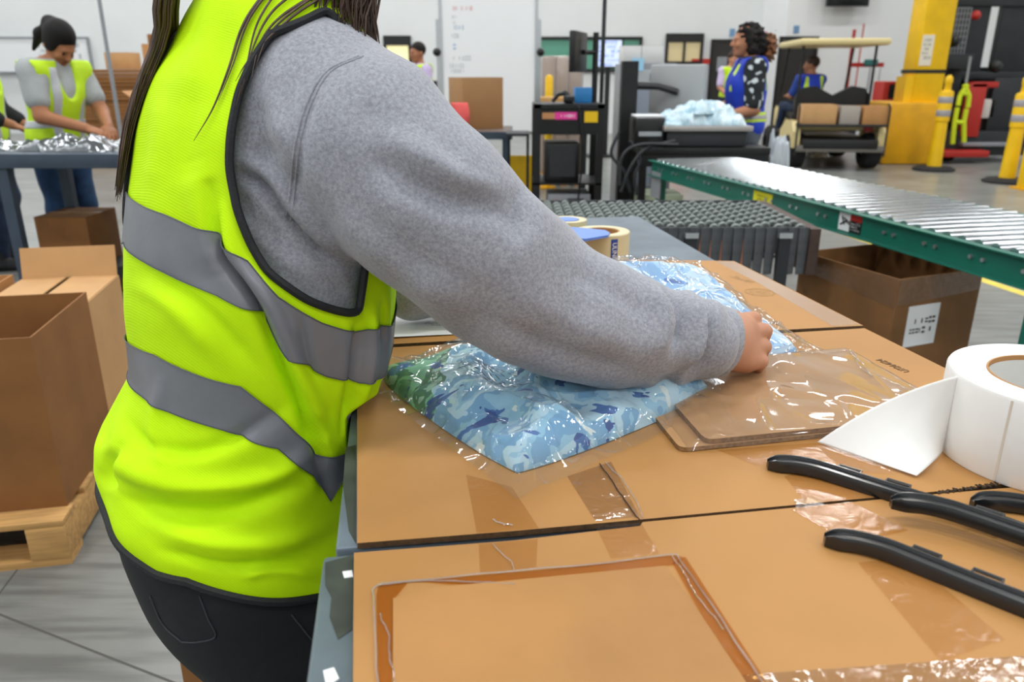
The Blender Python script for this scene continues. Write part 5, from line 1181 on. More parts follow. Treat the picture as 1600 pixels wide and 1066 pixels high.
def crumple(name, label, c, size, H, m, seed, rz=0., cat='bag', group=None, n=48, amp=.35):
    s, t = np.meshgrid(np.linspace(-1, 1, n), np.linspace(-1, 1, n), indexing='ij'); p = np.stack([s*size[0]/2, t*size[1]/2, 0*s], -1)
    e = (1-np.abs(s)**4)*(1-np.abs(t)**4); w1, w2 = Waves(16/max(size), 12, seed), Waves(42/max(size), 14, seed+1)
    z = H*np.clip(e, 0, 1)**.6*(.75+amp*w1(p)*.5+amp*.6*(1-np.abs(w2(p)))*.6); z = np.maximum(z, .004)
    p[..., 0] += .03*size[0]*w1(p+3)*(1-e); p[..., 1] += .03*size[1]*w2(p+5)*(1-e)
    q = p.copy(); p[..., 2] = z; q[..., 2] = .0005; N = n*n; fa = grid_faces(n, n)
    rim = [i*n for i in range(n)]+[(n-1)*n+j for j in range(1, n)]+[i*n+n-1 for i in range(n-2, -1, -1)]+[j for j in range(n-2, 0, -1)]
    side = np.array([(rim[i], rim[(i+1) % len(rim)], rim[(i+1) % len(rim)]+N, rim[i]+N) for i in range(len(rim))])
    o = mesh_obj(name, np.concatenate([p.reshape(-1, 3), q.reshape(-1, 3)]), np.concatenate([fa, fa[:, ::-1]+N, side]), m, loc=c); o.rotation_euler = (0, 0, rz)
    return tag(o, label, cat, group)
crumple('mailer_bag', 'flat silver mailer bag at the left end of the steel table', (-2.88, 4.40, zt), (.42, .34), .05, MYLAR, 3, .2, group='silver mailer bags')
crumple('mailer_bag', 'puffed silver mailer bag in the middle of the steel table', (-2.42, 4.36, zt), (.46, .30), .085, MYLAR, 13, -.1, group='silver mailer bags')
crumple('mailer_bag', 'silver mailer bag under the hands of the woman at the steel table', (-2.16, 4.63, zt), (.34, .22), .06, MYLAR, 23, .3, group='silver mailer bags')
crumple('mailer_bag', 'silver mailer bag nearest the vest at the end of the steel table', (-1.98, 4.36, zt), (.34, .28), .07, MYLAR, 33, .0, group='silver mailer bags')
ob = carton('open_carton', 'open brown carton with silver bags on the steel table beside the vest', (-2.22, 4.80, zt-.0), .12, .34, .30, .22, flaps=(('back', .12, .16), ('left', .9, .13)), m=CARD)
lt2 = thing('steel_table', 'second steel table standing behind the long steel table at the left', 'table', (-2.2, 4.79, 0)); MB().bx(-.1, .9, 0, .6, zt-.03, zt-.002).obj('table_top', STEEL, lt2)
for x in (-.05, .85):
    for y in (.03, .55): MB().bx(x-.025, x+.025, y-.02, y+.02, 0, zt-.03).obj('leg', STEEL_D, lt2)
crumple('mailer_bag', 'silver bag sticking out of the open carton on the steel table', (-2.06, 4.98, zt+.15), (.24, .2), .08, MYLAR, 43, .1, group='silver mailer bags')
# stacks of flat cartons and boxes behind
fs = thing('flat_carton_stack', 'tall stack of flattened brown cartons behind the woman in the grey tee', 'cardboard stack', (-5.98, 12.2, 0))
MB().bx(-.6, .62, -.5, .5, 0, .12).obj('pallet_deck', WOOD, fs); fc_ = None
for i in range(26):
    o = MB().bx(-.58, .6, -.48, .48, 0, .043, ch=.004).obj('flat_carton', CARD_D, fs) if fc_ is None else link('flat_carton', fc_, fs); fc_ = fc_ or o
    o.location = (random.uniform(-.02, .02), random.uniform(-.02, .02), .125+i*.0475)
closed_box('cardboard_box', 'brown carton behind the stack of flattened cartons', -5.95, -5.2, 13.2, 13.9, 0, 1.75, CARD)
closed_box('cardboard_box', 'small box lying flat on top of the stacked cartons at the left', -6.1, -5.72, 12.25, 12.6, 1.362, 1.60, CARD_L)
closed_box('cardboard_box', 'small brown box on top of the tall carton behind the stack', -5.88, -5.5, 13.3, 13.6, 1.754, 1.90, CARD_D)
closed_box('plastic_tub', 'small dark blue tub on top of the tall carton', -5.42, -5.24, 13.3, 13.55, 1.754, 1.86, mat('navy_plastic', '#25437e', .5), tape_=False, cat='tub')
closed_box('cardboard_box', 'large brown carton beside the stack of flattened cartons', -5.25, -4.6, 11.6, 12.1, 0, 1.25, CARD)
# ================================================================== rolling whiteboard and dark table in the middle
wb = pt(763, 100, 8.1); z0 = pt(763, 205, 8.1).z; x0 = pt(691, 60, 8.1).x; x1 = pt(836, 60, 8.1).x
t = thing('whiteboard', 'tall rolling whiteboard with faint writing in the middle of the hall', 'whiteboard', ((x0+x1)/2, 8.1, 0)); w_ = (x1-x0)/2
MB().bx(-w_, w_, -.012, .012, z0, 2.16).obj('board', mat('board_white', '#f5f8f9', .5), t)
m = MB(); m.bx(-w_-.03, -w_, -.02, .02, z0-.03, 2.19).bx(w_, w_+.03, -.02, .02, z0-.03, 2.19).bx(-w_, w_, -.02, .02, 2.16, 2.19).bx(-w_, w_, -.02, .02, z0-.03, z0); m.obj('rim', SILVER, t)
for s in (-1, 1):
    MB().bx(s*(w_+.045)-.015, s*(w_+.045)+.015, -.02, .02, .08, 1.8).obj('post', SILVER, t); MB().bx(s*(w_+.045)-.02, s*(w_+.045)+.02, -.3, .3, .06, .1).obj('foot', SILVER, t); MB().sphere((s*(w_+.055), -.03, 1.5), .04).obj('clamp_knob', BLACKP, t)
    for y in (-.27, .27): MB().lathe([(0, -.012), (.03, -.012), (.03, .012), (0, .012)], (s*(w_+.045), y, .03), 12, 'X').obj('caster', RUBBER, t)
def scrawl(body_seed, px0, px1, py, colr, rows=1, hgt=.05):
    a, b = pt(px0, py, 8.085), pt(px1, py, 8.085); o = ticks(rows, b.x-a.x, hgt*rows*1.5, hgt, body_seed).obj('marker_writing', mat('marker_'+colr.strip('#'), colr, .7), t); o.rotation_euler = (PI/2, 0, 0); o.location = ((a.x+b.x)/2-(x0+x1)/2, -.0135, a.z)
scrawl(1, 704, 738, 13, '#ecbcbc'); scrawl(2, 702, 714, 31, '#c9cdd0', 2, .035); scrawl(3, 709, 726, 43, '#b9cbe0'); scrawl(4, 706, 716, 56, '#c4c8cc'); scrawl(5, 708, 716, 73, '#b3c7e6', 1, .06); scrawl(6, 703, 734, 91, '#cbd1d5'); scrawl(7, 703, 727, 103, '#cbd1d5'); scrawl(8, 702, 724, 111, '#c6cbd0')
tz = .86; c = P(775, 206, tz)
dt = thing('steel_table', 'dark steel table carrying a brown box in front of the rolling whiteboard', 'table', (c.x, c.y, 0))
MB().bx(-.62, .12, 0, .75, tz-.03, tz).obj('table_top', mat('table_brown', '#6f625c', .5), dt); m = MB().bx(-.62, .12, -.012, 0, tz-.06, tz).bx(-.62, .12, .75, .762, tz-.06, tz).bx(-.632, -.62, 0, .75, tz-.06, tz).bx(.12, .132, 0, .75, tz-.06, tz); m.obj('edge_rail', STEEL_D, dt)
for x in (-.58, .08):
    for y in (.03, .70): MB().bx(x-.03, x+.03, y-.03, y+.03, 0, tz-.03).obj('leg', STEEL_D, dt)
MB().bx(-.58, .08, .05, .7, .3, .33).obj('lower_shelf', STEEL_D, dt)
closed_box('cardboard_box', 'square brown box standing on the dark steel table', c.x-.36, c.x+.0, c.y+.30, c.y+.64, tz, tz+.41, mat('box_brown', '#a87d50', .7, var=.06, vscale=4), rz=.42)
tg = thing('label_tag', 'coral pink tag hanging against the brown box on the dark table', 'tag', (c.x-.30, c.y+.12, tz)); m = MB()
vs_ = []; 
for i in range(14):
    f = i/13; 
    for j in range(4): vs_.append(((j-1.5)*.045+.02*math.sin(f*3), -.02*math.sin(f*3)-.01*j, .02+f*.20))
o = mesh_obj('folded_strip', vs_, grid_faces(14, 4), mat('coral_pink', '#f0625f', .6), tg); k = o.modifiers.new('t', 'SOLIDIFY'); k.thickness = .004
closed_box('cardboard_box', 'brown box on the lower shelf of the dark steel table', c.x-.42, c.x-.05, c.y+.15, c.y+.5, .331, .60, CARD_D)
closed_box('cardboard_box', 'brown box on the floor under the whiteboard', c.x-.5, c.x-.1, 7.3, 7.6, 0, .35, CARD)
cn = P(810, 290, 0); t = thing('caution_sign', 'folded yellow caution floor sign beside the black printer cart', 'floor sign', (pt(811, 240, 6.4).x, 6.55, 0))
for s in (-1, 1): o = MB().bx(-.12, .12, -.008, .008, 0, .66).obj('panel', YELLOW, t); o.rotation_euler = (s*.13, 0, 0); o.location = (0, s*.09, 0)
closed_box('cardboard_box', 'brown carton behind the man in the lavender shirt', -1.25, -.8, 10.9, 11.3, 0, 1.08, CARD)
bench = closed_box('steel_cabinet', 'black low cabinet beyond the man in the lavender shirt', -1.35, -.85, 11.8, 12.2, 0, 1.2, BLACK, tape_=False, cat='cabinet')
# ================================================================== printer cart
cy = 5.75; pc0 = pt(834, 200, cy).x; pc1 = pt(944, 200, cy).x; zt = pt(880, 163, cy).z; w_ = (pc1-pc0)
t = thing('printer_cart', 'black metal workstation cart with printer shelf and pink and yellow stickers', 'cart', (pc0, cy, 0)); CT = t
for x in (.025, w_-.025):
    for y in (.025, .5): MB().bx(x-.025, x+.025, y-.025, y+.025, .06, zt).obj('post', BLACK, t); MB().lathe([(0, -.015), (.035, -.015), (.035, .015), (0, .015)], (x, y, .036), 12, 'X').obj('caster', RUBBER, t)
MB().bx(0, w_, 0, .525, zt-.03, zt).obj('top_shelf', BLACK, t); dr = MB().bx(.05, w_-.05, -.004, .5, zt-.21, zt-.035).obj('drawer', BLACKP, t)
MB().bx(0, w_, 0, .525, .30, .325).obj('lower_shelf', BLACK, t); MB().bx(0, w_, 0, .525, .52, .535).obj('middle_shelf', BLACK, t)
zz_ = pt(880, 181, cy).z
MB().bx(.06, .15, -.012, -.0045, zz_-.022, zz_+.022).obj('sticker', mat('sticker_tan', '#c08a5a', .6), dr); o = MB().bx(.15, .31, -.012, -.0045, zz_-.025, zz_+.025).obj('sticker', mat('sticker_pink', '#e83f9b', .6), dr)
k = ticks(1, .11, .03, .022, 6).obj('sticker_print', PAPER, o); k.rotation_euler = (PI/2, 0, 0); k.location = (.235, -.0125, zz_)
o = MB().bx(w_-.145, w_-.05, -.012, -.0045, zz_-.045, zz_+.03).obj('sticker', mat('sticker_yellow', '#f0c513', .6), dr)
pcx = pc0+.09; t2 = thing('desktop_computer', 'black computer tower on the middle shelf of the printer cart', 'computer', (pcx+.12, cy+.22, .536)); MB().bx(-.12, .13, -.18, .2, 0, .28, ch=.008).obj('casing', BLACKP, t2); MB().bx(-.09, .10, -.186, -.18, .04, .25).obj('front_panel', DGREY, t2)
t2 = thing('power_unit', 'grey power unit with red switch on the lower shelf of the printer cart', 'power unit', (pcx+.17, cy+.2, .326)); MB().bx(-.15, .17, -.17, .15, 0, .12, ch=.006).obj('casing', GREY, t2); MB().bx(-.11, -.06, -.176, -.17, .04, .08).obj('switch', RED, t2); MB().bx(.0, .12, -.176, -.17, .03, .09).obj('socket_panel', BLACKP, t2)
t2 = thing('barcode_scanner', 'black handheld scanner lying on top of the printer cart', 'scanner', (pc0+.26, cy+.15, zt)); MB().box((0, 0, .03), (.08, .12, .055), ch=.015).obj('scan_head', BLACKP, t2); MB().tube([(0, .0, .05), (-.03, .02, .075), (-.08, .03, .06), (-.12, .03, .012)], [.018, .018, .016, .014], 8).obj('handle', BLACKP, t2)
tag(MB().tube([(pc0+.28, cy+.1, zt+.02), (pc0+.32, cy-.02, zt-.02), (pc0+.36, cy-.03, zt-.3), (pc0+.35, cy-.03, .62), (pc0+.33, cy-.02, .36), (pc0+.2, cy-.03, .30)], .008, 6).obj('cable', BLACKP), 'black cable hanging down the front of the printer cart', 'cable')
t2 = closed_box('storage_bin', 'small bright blue bin on the printer cart behind the scanner', pt(897, 150, cy+.35).x, pt(923, 150, cy+.35).x, cy+.25, cy+.42, zt, zt+.11, mat('bright_blue', '#2b7fc0', .5), tape_=False, cat='bin')
t2 = thing('side_shelf', 'dark swing-out side shelf left of the printer cart', 'shelf', (pc0-.03, cy+.1, 0)); MB().bx(-.17, .0, 0, .32, zt-.23, zt-.21).obj('tray', DGREY, t2); MB().bx(-.02, .0, .02, .06, 0, zt-.23).obj('leg', BLACK, t2); MB().bx(-.16, -.14, .25, .29, 0, zt-.23).obj('leg', BLACK, t2)
# monitor on its pole, tall thin pole
mx = pt(899, 80, cy+.3); t2 = thing('computer_monitor', 'flat monitor seen edge-on, held by a pole above the printer cart', 'monitor', (pt(930, 100, cy+.45).x, cy+.45, zt))
zm0, zm1 = pt(899, 113, cy+.3).z-zt, pt(899, 49, cy+.3).z-zt
MB().cyl((0, 0, .0), (0, 0, zm1-.0), .022, n=12).obj('pole', BLACK, t2); MB().tube([(0, 0, (zm0+zm1)/2), (-.05, -.03, (zm0+zm1)/2), (-.10, -.1, (zm0+zm1)/2)], .018, 8).obj('arm', BLACK, t2)
o = MB().box((0, 0, 0), (.045, .42, zm1-zm0), ch=.008).obj('casing', BLACKP, t2); o.location = (-.14, -.12, (zm0+zm1)/2); o.rotation_euler = (0, 0, -.30)
k = MB().box((-.024, 0, 0), (.002, .39, zm1-zm0-.03)).obj('screen', mat('screen_grey', '#8d9099', .3), o)
tp = pt(943, 60, cy+.55); tag(MB().tube([(tp.x, cy+.56, .0), (tp.x, cy+.56, 3.2)], .016, 8).obj('cable_pole', DGREY), 'tall thin dark pole rising behind the monitor', 'pole')
# glowing wall display, wrapped pallet load, white boxes
x0, x1, z0, z1 = wrect(932, 63, 970, 104, 13.)
t2 = thing('display_screen', 'glowing blue and white information display beyond the monitor pole', 'display', ((x0+x1)/2, 13., 0)); w2 = (x1-x0)/2
MB().bx(-w2-.03, w2+.03, 0, .06, z0-.03, z1+.03).obj('casing', BLACKP, t2); sc_ = MB().bx(-w2, w2, -.006, -.0005, z0, z1).obj('screen', glow('display_glow', '#dbe9ff', .8), t2); MB().bx(-.04, .04, .02, .06, 0, z0).obj('stand', BLACK, t2); MB().box((0, .04, .015), (.6, .4, .03)).obj('base', BLACK, t2)
o = ticks(6, .22, .40, .05, 3).obj('screen_rows', glow('display_blue', '#3f74e0', .7), sc_); o.rotation_euler = (PI/2, 0, 0); o.location = (.05, -.009, (z0+z1)/2); o = ticks(6, .08, .40, .05, 8, 1.).obj('screen_rows', glow('display_blue', '#3f74e0', .7), sc_); o.rotation_euler = (PI/2, 0, 0); o.location = (-w2+.07, -.009, (z0+z1)/2)
x0, x1, z0, z1 = wrect(848, 88, 908, 148, 9.6)
t2 = thing('wrapped_pallet', 'pallet load of boxes under clear wrap behind the printer cart', 'pallet load', ((x0+x1)/2, 9.9, 0)); w2 = (x1-x0)/2
for i in range(3):
    for j in range(3): MB().box((-w2+(i+.5)*2*w2/3, 0, .16+(j+.5)*(z1-.16)/3), (2*w2/3-.01, .7, (z1-.16)/3-.01), ch=.006).obj('stacked_box', mat('wrapped_tan', '#a98f78', .5), t2)
MB().box((0, 0, .16+(z1-.16)/2), (2*w2+.03, .74, z1-.15), ch=.03).obj('stretch_wrap', film('stretch_wrap', (.93, .92, .92), .1, .15, bump=.5, bscale=9, haze=.12), t2)
for i in range(4): MB().bx(-w2-.05, w2+.05, -.4+i*.24, -.3+i*.24, .12, .14).obj('pallet_board', WOOD, t2)
for x in (-w2, 0, w2-.06): MB().bx(x, x+.08, -.4, .42, 0, .12).obj('pallet_block', WOOD, t2)
x0, x1, z0, z1 = wrect(845, 152, 906, 161, 8.8); t2 = thing('wooden_shelf', 'pale wooden shelf board on black legs behind the printer cart', 'shelf', ((x0+x1)/2, 8.9, 0)); MB().bx(-.3, .3, -.2, .2, z0, z1).obj('board', WOOD, t2)
for x in (-.27, .27): MB().bx(x-.03, x+.03, -.15, .15, 0, z0).obj('leg', BLACK, t2)
t2 = thing('yellow_post', 'slim yellow guard post beside the wrapped pallet', 'bollard', (pt(858, 130, 9.3).x, 9.3, 0)); MB().lathe([(.045, .02), (.045, 1.25), (.03, 1.28), (0, 1.29)], n=14).obj('tube', YELLOW, t2); MB().box((0, 0, .01), (.18, .18, .02)).obj('base_plate', YELLOW_D, t2)
x0, x1, z0, z1 = wrect(974, 99, 1052, 205, 6.9)
gm = thing('grey_cabinet', 'tall light grey equipment cabinet with a glazed hatch behind the monitor arm', 'cabinet', ((x0+x1)/2, 7.0, 0)); w2 = (x1-x0)/2
MB().bx(-w2, w2, -.1, .45, 0, z1, ch=.01).obj('casing', GREY, gm); zq = pt(1000, 130, 6.9).z
MB().bx(-w2+.05, w2-.12, -.106, -.1, zq, z1-.05).obj('hatch_glass', mat('hatch_grey', '#c3c9cc', .2), gm); MB().bx(.0, .12, -.112, -.106, zq+.02, z1-.08).obj('hatch_opening', BLACKP, gm); MB().bx(-w2+.03, -w2+.28, -.11, -.1, .35, zq-.06).obj('panel', mat('panel_bluegrey', '#9aa5b4', .5), gm); MB().bx(-w2+.07, -w2+.17, -.112, -.106, zq+.1, zq+.2).obj('notice', glow('cab_lamp', '#9fd0ea', .3), gm)
for i, (a, b) in enumerate(((975, 1003), (1004, 1037))):
    x0, x1, z0, z1 = wrect(a, 71, b, 99, 6.9); closed_box('white_box', ('white carton on top of the grey cabinet, nearer the monitor', 'white carton on top of the grey cabinet, nearer the woman in blue')[i], x0, x1-.006, 6.92, 7.2, z0+.002, z1, mat('white_carton', '#e3e4e2', .7), tape_=False)
m2 = thing('computer_monitor', 'large grey backed monitor on a black arm beside the grey cabinet', 'monitor', (pt(1000, 200, 6.1).x, 6.1, 0)); bx_ = pt(1000, 200, 6.1).x
zc = pt(1050, 140, 6.0).z
MB().bx(-.16, -.04, -.04, .06, 0, zc+.2).obj('column', BLACK, m2); MB().tube([(-.1, 0, zc+.03), (.12, -.02, zc+.02), (.26, -.04, zc-.02)], [.03, .025, .025], 8).obj('arm', BLACKP, m2)
xq = pt(1052, 140, 6.0).x-bx_; hm = pt(1050, 104, 6.).z-pt(1050, 182, 6.).z
o = MB().box((0, 0, 0), (.50, .05, hm), ch=.012).obj('casing', mat('monitor_back', '#a9acad', .5), m2); o.location = (xq+.05, -.0, zc); o.rotation_euler = (0, 0, -.85)
MB().box((.0, .032, 0), (.47, .014, hm-.02), ch=.003).obj('screen', BLACKP, o)
# ================================================================== black bench with printer, scale and cables
by = 5.52; bt = thing('work_bench', 'black metal bench carrying the label printer and weighing scale', 'bench', (pt(1000, 232, by).x, by, 0)); bX = bt.location.x
bz = pt(1100, 231, by).z; bw = pt(1205, 232, by).x-bX
MB().bx(0, bw, 0, .46, bz-.05, bz, ch=.004).obj('bench_top', BLACK, bt); MB().bx(0.02, bw-.02, .0, .03, bz-.13, bz-.05).obj('front_rail', BLACK, bt)
for x in (.03, bw-.03):
    for y in (.03, .43): MB().bx(x-.025, x+.025, y-.025, y+.025, 0, bz-.05).obj('leg', BLACK, bt)
MB().bx(.03, bw-.03, .03, .43, .25, .27).obj('lower_shelf', BLACK, bt)
pr = thing('label_printer', 'black desktop label printer with paper on top, at the bench end', 'printer', (pt(1017, 225, by).x, by+.12, bz)); 
MB().box((0, .08, .10), (.22, .28, .20), ch=.02).obj('casing', BLACKP, pr); MB().box((0, -.065, .09), (.16, .012, .03)).obj('label_slot', SILVER, pr); MB().bx(-.1, .1, -.03, .2, .2005, .212).obj('paper_stack', PAPER, pr)
x0, x1 = pt(1040, 195, by-.05).x, pt(1181, 195, by-.05).x; zs = pt(1100, 197, by).z
sc = thing('weighing_scale', 'grey weighing scale with a wide steel tray on the black bench', 'scale', ((x0+x1)/2, by+.2, bz)); w2 = (x1-x0)/2
MB().box((0, 0, (zs-bz)*.4), (2*w2*.9, .36, (zs-bz)*.72), ch=.01).obj('housing', DGREY, sc); MB().box((0, 0, zs-bz-.018), (2*w2, .42, .036), ch=.006).obj('tray', mat('tray_steel', '#b6b0ac', .35, .6), sc)
LBAG = mat('pale_blue_film', '#a8cfe0', .2, 0, var=.3, vscale=9, color2='#e3f0f4', bump=.5, bscale=18, coat=.6)
crumple('bagged_garment', 'pale blue bagged garment at the near end of the scale tray', ((x0+x1)/2-.16, by+.18, zs), (.32, .34), .11, LBAG, 5, .2, 'bag of clothing', 'bagged garments on the scale', amp=.4)
crumple('bagged_garment', 'pale blue bagged garment beside the arm of the woman in blue', ((x0+x1)/2+.12, by+.2, zs), (.33, .34), .12, LBAG, 15, -.2, 'bag of clothing', 'bagged garments on the scale', amp=.4)
crumple('bagged_garment', 'topmost pale blue bagged garment on the scale', ((x0+x1)/2+.0, by+.22, zs+.075), (.34, .28), .09, LBAG, 25, .5, 'bag of clothing', 'bagged garments on the scale', amp=.4)
for i, pl in enumerate(([(968, 205), (955, 240), (975, 268), (985, 300)], [(985, 220), (1000, 250), (992, 275), (995, 305)], [(1055, 220), (1010, 232), (985, 262), (970, 300)], [(1060, 226), (1000, 226), (972, 245), (968, 290)])):
    pts = [pt(x, y, by-.06-.02*i) for x, y in pl]; q = crv(np.arange(4), np.array([list(p) for p in pts]), np.linspace(0, 3, 24))
    tag(MB().tube(q, .012, 6).obj('cable', DGREY), ('dark cable looping down beside the label printer', 'thick dark cable hanging straight from the label printer', 'long dark cable running from the scale to the floor', 'dark cable looping from the bench front')[i], 'cable')
closed_box('plastic_crate', 'pale green crate on the bench lower shelf behind the cables', bX+.04, bX+.34, by+.06, by+.4, .271, .47, mat('pale_green', '#b9c7a8', .6), tape_=False, cat='crate')
closed_box('cardboard_box', 'low brown box on the floor behind the conveyor end', bX-.3, bX+.05, 4.6, 4.95, 0, .42, CARD_D)
closed_box('plastic_crate', 'salmon pink crate on the floor under the green conveyor', 1.0, 1.38, 4.5, 4.8, 0.0, .50, mat('salmon', '#dd8a68', .6), tape_=False, cat='crate', rz=.2)
crumple('plastic_bag', 'clear crumpled plastic bag hanging by the leg of the woman in blue', (1.93, 5.72, .62), (.16, .12), .28, mat('clearish', '#c3cbd2', .25, coat=.5), 8, 0, 'bag')
t2 = thing('side_stand', 'small dark stand under the crumpled plastic bag', 'stand', (1.93, 5.72, 0)); MB().box((0, 0, .60), (.2, .18, .03)).obj('top', BLACK, t2); MB().box((0, 0, .30), (.04, .04, .58)).obj('post', BLACK, t2); MB().box((0, 0, .01), (.22, .2, .02)).obj('base', BLACK, t2)
closed_box('cardboard_box', 'brown box beyond the bench near the far window', 3.1, 3.6, 15.4, 15.9, 0, 1.1, CARD)
t2 = thing('traffic_cone', 'orange cone with white bands beyond the grey backed monitor', 'cone', (2.85, 13.4, 0)); MB().box((0, 0, .02), (.5, .5, .04)).obj('base', RUBBER, t2); MB().lathe([(.2, .04), (.05, 1.15), (0, 1.16)], n=18).obj('cone_body', mat('cone_orange', '#e2552b', .5), t2); MB().lathe([(.155, .32), (.12, .52)], n=18).obj('white_band', PAPER, t2); MB().lathe([(.102, .66), (.075, .82)], n=18).obj('white_band', PAPER, t2)
# ================================================================== utility cart
gcx, gcy = 4.64, 11.44
gk = thing('golf_cart', 'cream utility cart with canopy roof seen from behind', 'cart', (gcx, gcy, 0), math.radians(-7)); CREAM = mat('cream_paint', '#d9c890', .4)
for x in (-.52, .52):
    for y in (0, 1.66):
        m = MB().lathe([(.10, -.12), (.20, -.125), (.242, -.09), (.25, 0), (.242, .09), (.20, .125), (.10, .12)], n=24, axis='X'); o = m.obj('wheel', RUBBER, gk); o.location = (x, y, .25); MB().lathe([(.0, -.06), (.11, -.08), (.11, .08), (0, .06)], n=16, axis='X').obj('hub', GREY, o)
MB().box((0, .75, .36), (1.02, 2.3, .14), ch=.02).obj('chassis', BLACK, gk); MB().box((0, .12, .58), (1.14, .5, .1), ch=.03).obj('rear_body', CREAM, gk)
for s in (-1, 1): MB().prism([(-.3, .3), (-.28, .52), (-.1, .66), (.28, .66), (.62, .5), (.62, .3)], -.05, .05).obj('fender', CREAM, gk)
for i, o in enumerate([o for o in COL.objects if o.parent is gk and o.name.startswith('fender')]): o.rotation_euler = (PI/2, 0, PI/2); o.location = ((-.58, .58)[i], 0, 0)
MB().box((0, -.36, .30), (1.2, .07, .09), ch=.015).obj('bumper', mat('bumper_grey', '#6d6a62', .5), gk)
MB().box((0, -.08, .615), (1.16, .62, .03)).obj('cargo_bed', BLACK, gk); m = MB()
for x in (-.6, .6): m.tube([(x, -.38, .2), (x, -.38, .86), (x*.99, -.3, .9)], .014, 8)
m.tube([(-.6, -.38, .62), (.6, -.38, .62)], .014, 8); m.obj('cargo_rail', BLACK, gk)
m = MB(); pr_ = [(-.52, .72), (-.52, .98), (-.44, 1.1), (-.26, 1.13), (-.06, 1.03), (0, 1.0), (.06, 1.03), (.26, 1.13), (.44, 1.1), (.52, .98), (.52, .72)]
m.prism(pr_, -.05, .05); o = m.obj('seat_back', BLACKP, gk); o.rotation_euler = (PI/2, 0, 0); o.location = (0, .36, 0)
MB().box((0, .62, .70), (1.06, .48, .12), ch=.03).obj('seat', BLACKP, gk); MB().box((0, 1.6, .62), (1.05, .5, .5), ch=.12).obj('front_cowl', CREAM, gk)
MB().box((0, .75, 1.72), (1.22, 1.55, .09), ch=.04).obj('roof', CREAM, gk)
for x in (-.5, .5):
    MB().tube([(x, .27, .6), (x, .27, 1.68)], .02, 8).obj('roof_post', BLACK, gk); MB().tube([(x, 1.62, .8), (x*.96, 1.32, 1.68)], .02, 8).obj('roof_post', BLACK, gk)
o = MB().lathe([(.16+.014*math.cos(a), .014*math.sin(a)) for a in np.linspace(0, 2*PI, 9)[:-1]], n=20, close=True).obj('steering_wheel', BLACKP, gk); o.location = (-.27, 1.18, .98); o.rotation_euler = (.9, 0, 0)
o = MB().bx(-.06, .06, -.01, .01, -.04, .04).obj('tail_lamp', RED, gk); o.location = (.42, -.14, .56)
gm_ = Matrix.Translation((gcx, gcy, 0)) @ Matrix.Rotation(math.radians(-7), 4, 'Z')
def on_cart(label, x, y, w_, d, h, m): p = gm_ @ Vector((x, y, .631)); closed_box('cardboard_box', label, p.x-w_/2, p.x+w_/2, p.y-d/2, p.y+d/2, .631, .631+h, m, rz=math.radians(-7))
on_cart('tan box at the driver side of the cart bed', -.30, -.12, .44, .4, .26, CARD_L); on_cart('grey box in the middle of the cart bed', .10, -.12, .26, .4, .24, mat('box_grey', '#a79f96', .7)); on_cart('long brown box at the far side of the cart bed', .44, -.12, .34, .44, .24, CARD)
for i, px in enumerate((1280, 1322)): p = P(px, 258, 0); crumple('plastic_bag', ('white plastic bag under the driver side of the cart', 'white plastic bag under the far side of the cart')[i], (p.x, p.y+1.2, 0), (.42-.12*i, .2), .26, mat('bag_white', '#d9d6cf', .4, coat=.3), 60+i, 0, 'bag', 'plastic bags under the cart')
# ================================================================== broom rack and red machine
x = pt(1368, 100, 15.6).x; t2 = thing('broom_rack', 'red wall rack holding brooms behind the cart', 'rack', (x, 15.9, 0)); MB().bx(-.35, .3, 0, .05, 1.42, 1.5).obj('rail', RED, t2); MB().bx(-.38, -.34, -.02, .05, 0, 2.1).obj('post', RED, t2)
for i, (dx, nm) in enumerate(((-.22, 'brush_head'), (.02, 'brush_head'), (.22, 'brush_head'))):
    b_ = thing('broom', ('broom with a grey handle at the left of the red rack', 'broom with a teal head in the middle of the red rack', 'broom at the end of the red rack')[i], 'broom', (x+dx, 15.85, 0), group='brooms on the red rack'); MB().cyl((0, 0, .25), (0, 0, (2.2, 1.45, 1.4)[i]), .014, n=8).obj('handle', (RED, GREY, SILVER)[i], b_); MB().box((0, 0, (.2, 1.5, .2)[i]), (.26, .07, .12), ch=.02).obj('brush_head', (DGREY, mat('teal_brush', '#2f6b68', .8), DGREY)[i], b_)
x0, x1, z0, z1 = wrect(1382, 127, 1410, 157, 13.3); t2 = thing('red_machine', 'red machine with a black grille beside the yellow column', 'machine', ((x0+x1)/2, 13.5, 0)); MB().box((0, 0, z1/2), (x1-x0, .4, z1), ch=.03).obj('casing', RED, t2); MB().bx(-.08, .14, -.21, -.2, z0+.03, z1-.05).obj('grille', BLACKP, t2); MB().box((x1-x0-.12, 0, z1/2), (.16, .3, z1), ch=.02).obj('side_tank', GREY, t2)
# ================================================================== lift truck
lx, ly = 7.35, 12.6; t2 = thing('lift_truck', 'black and red order picking lift truck behind the delineator posts', 'lift truck', (lx, ly, 0)); TD = mat('truck_charcoal', '#2b2d30', .5, .2, var=.15, vscale=6)
def tb(nm, m, px0, px1, py0, py1, Y, d, ch=.01):
    x0, x1, z0, z1 = wrect(px0, py0, px1, py1, Y); return MB().bx(x0-lx, x1-lx, Y-ly, Y-ly+d, max(z0, .02), z1, ch=ch).obj(nm, m, t2)
tb('chassis', TD, 1478, 1625, 205, 243, 12.2, 1.3); tb('battery_box', TD, 1556, 1600, 122, 210, 12.3, 1.0); tb('mast_upright', TD, 1502, 1528, -60, 128, 12.9, .14); tb('mast_upright', TD, 1583, 1608, -60, 125, 12.9, .14); tb('mast_crossbar', TD, 1500, 1610, 112, 126, 12.85, .1); tb('mast_crossbar', TD, 1470, 1610, -8, 10, 12.85, .1)
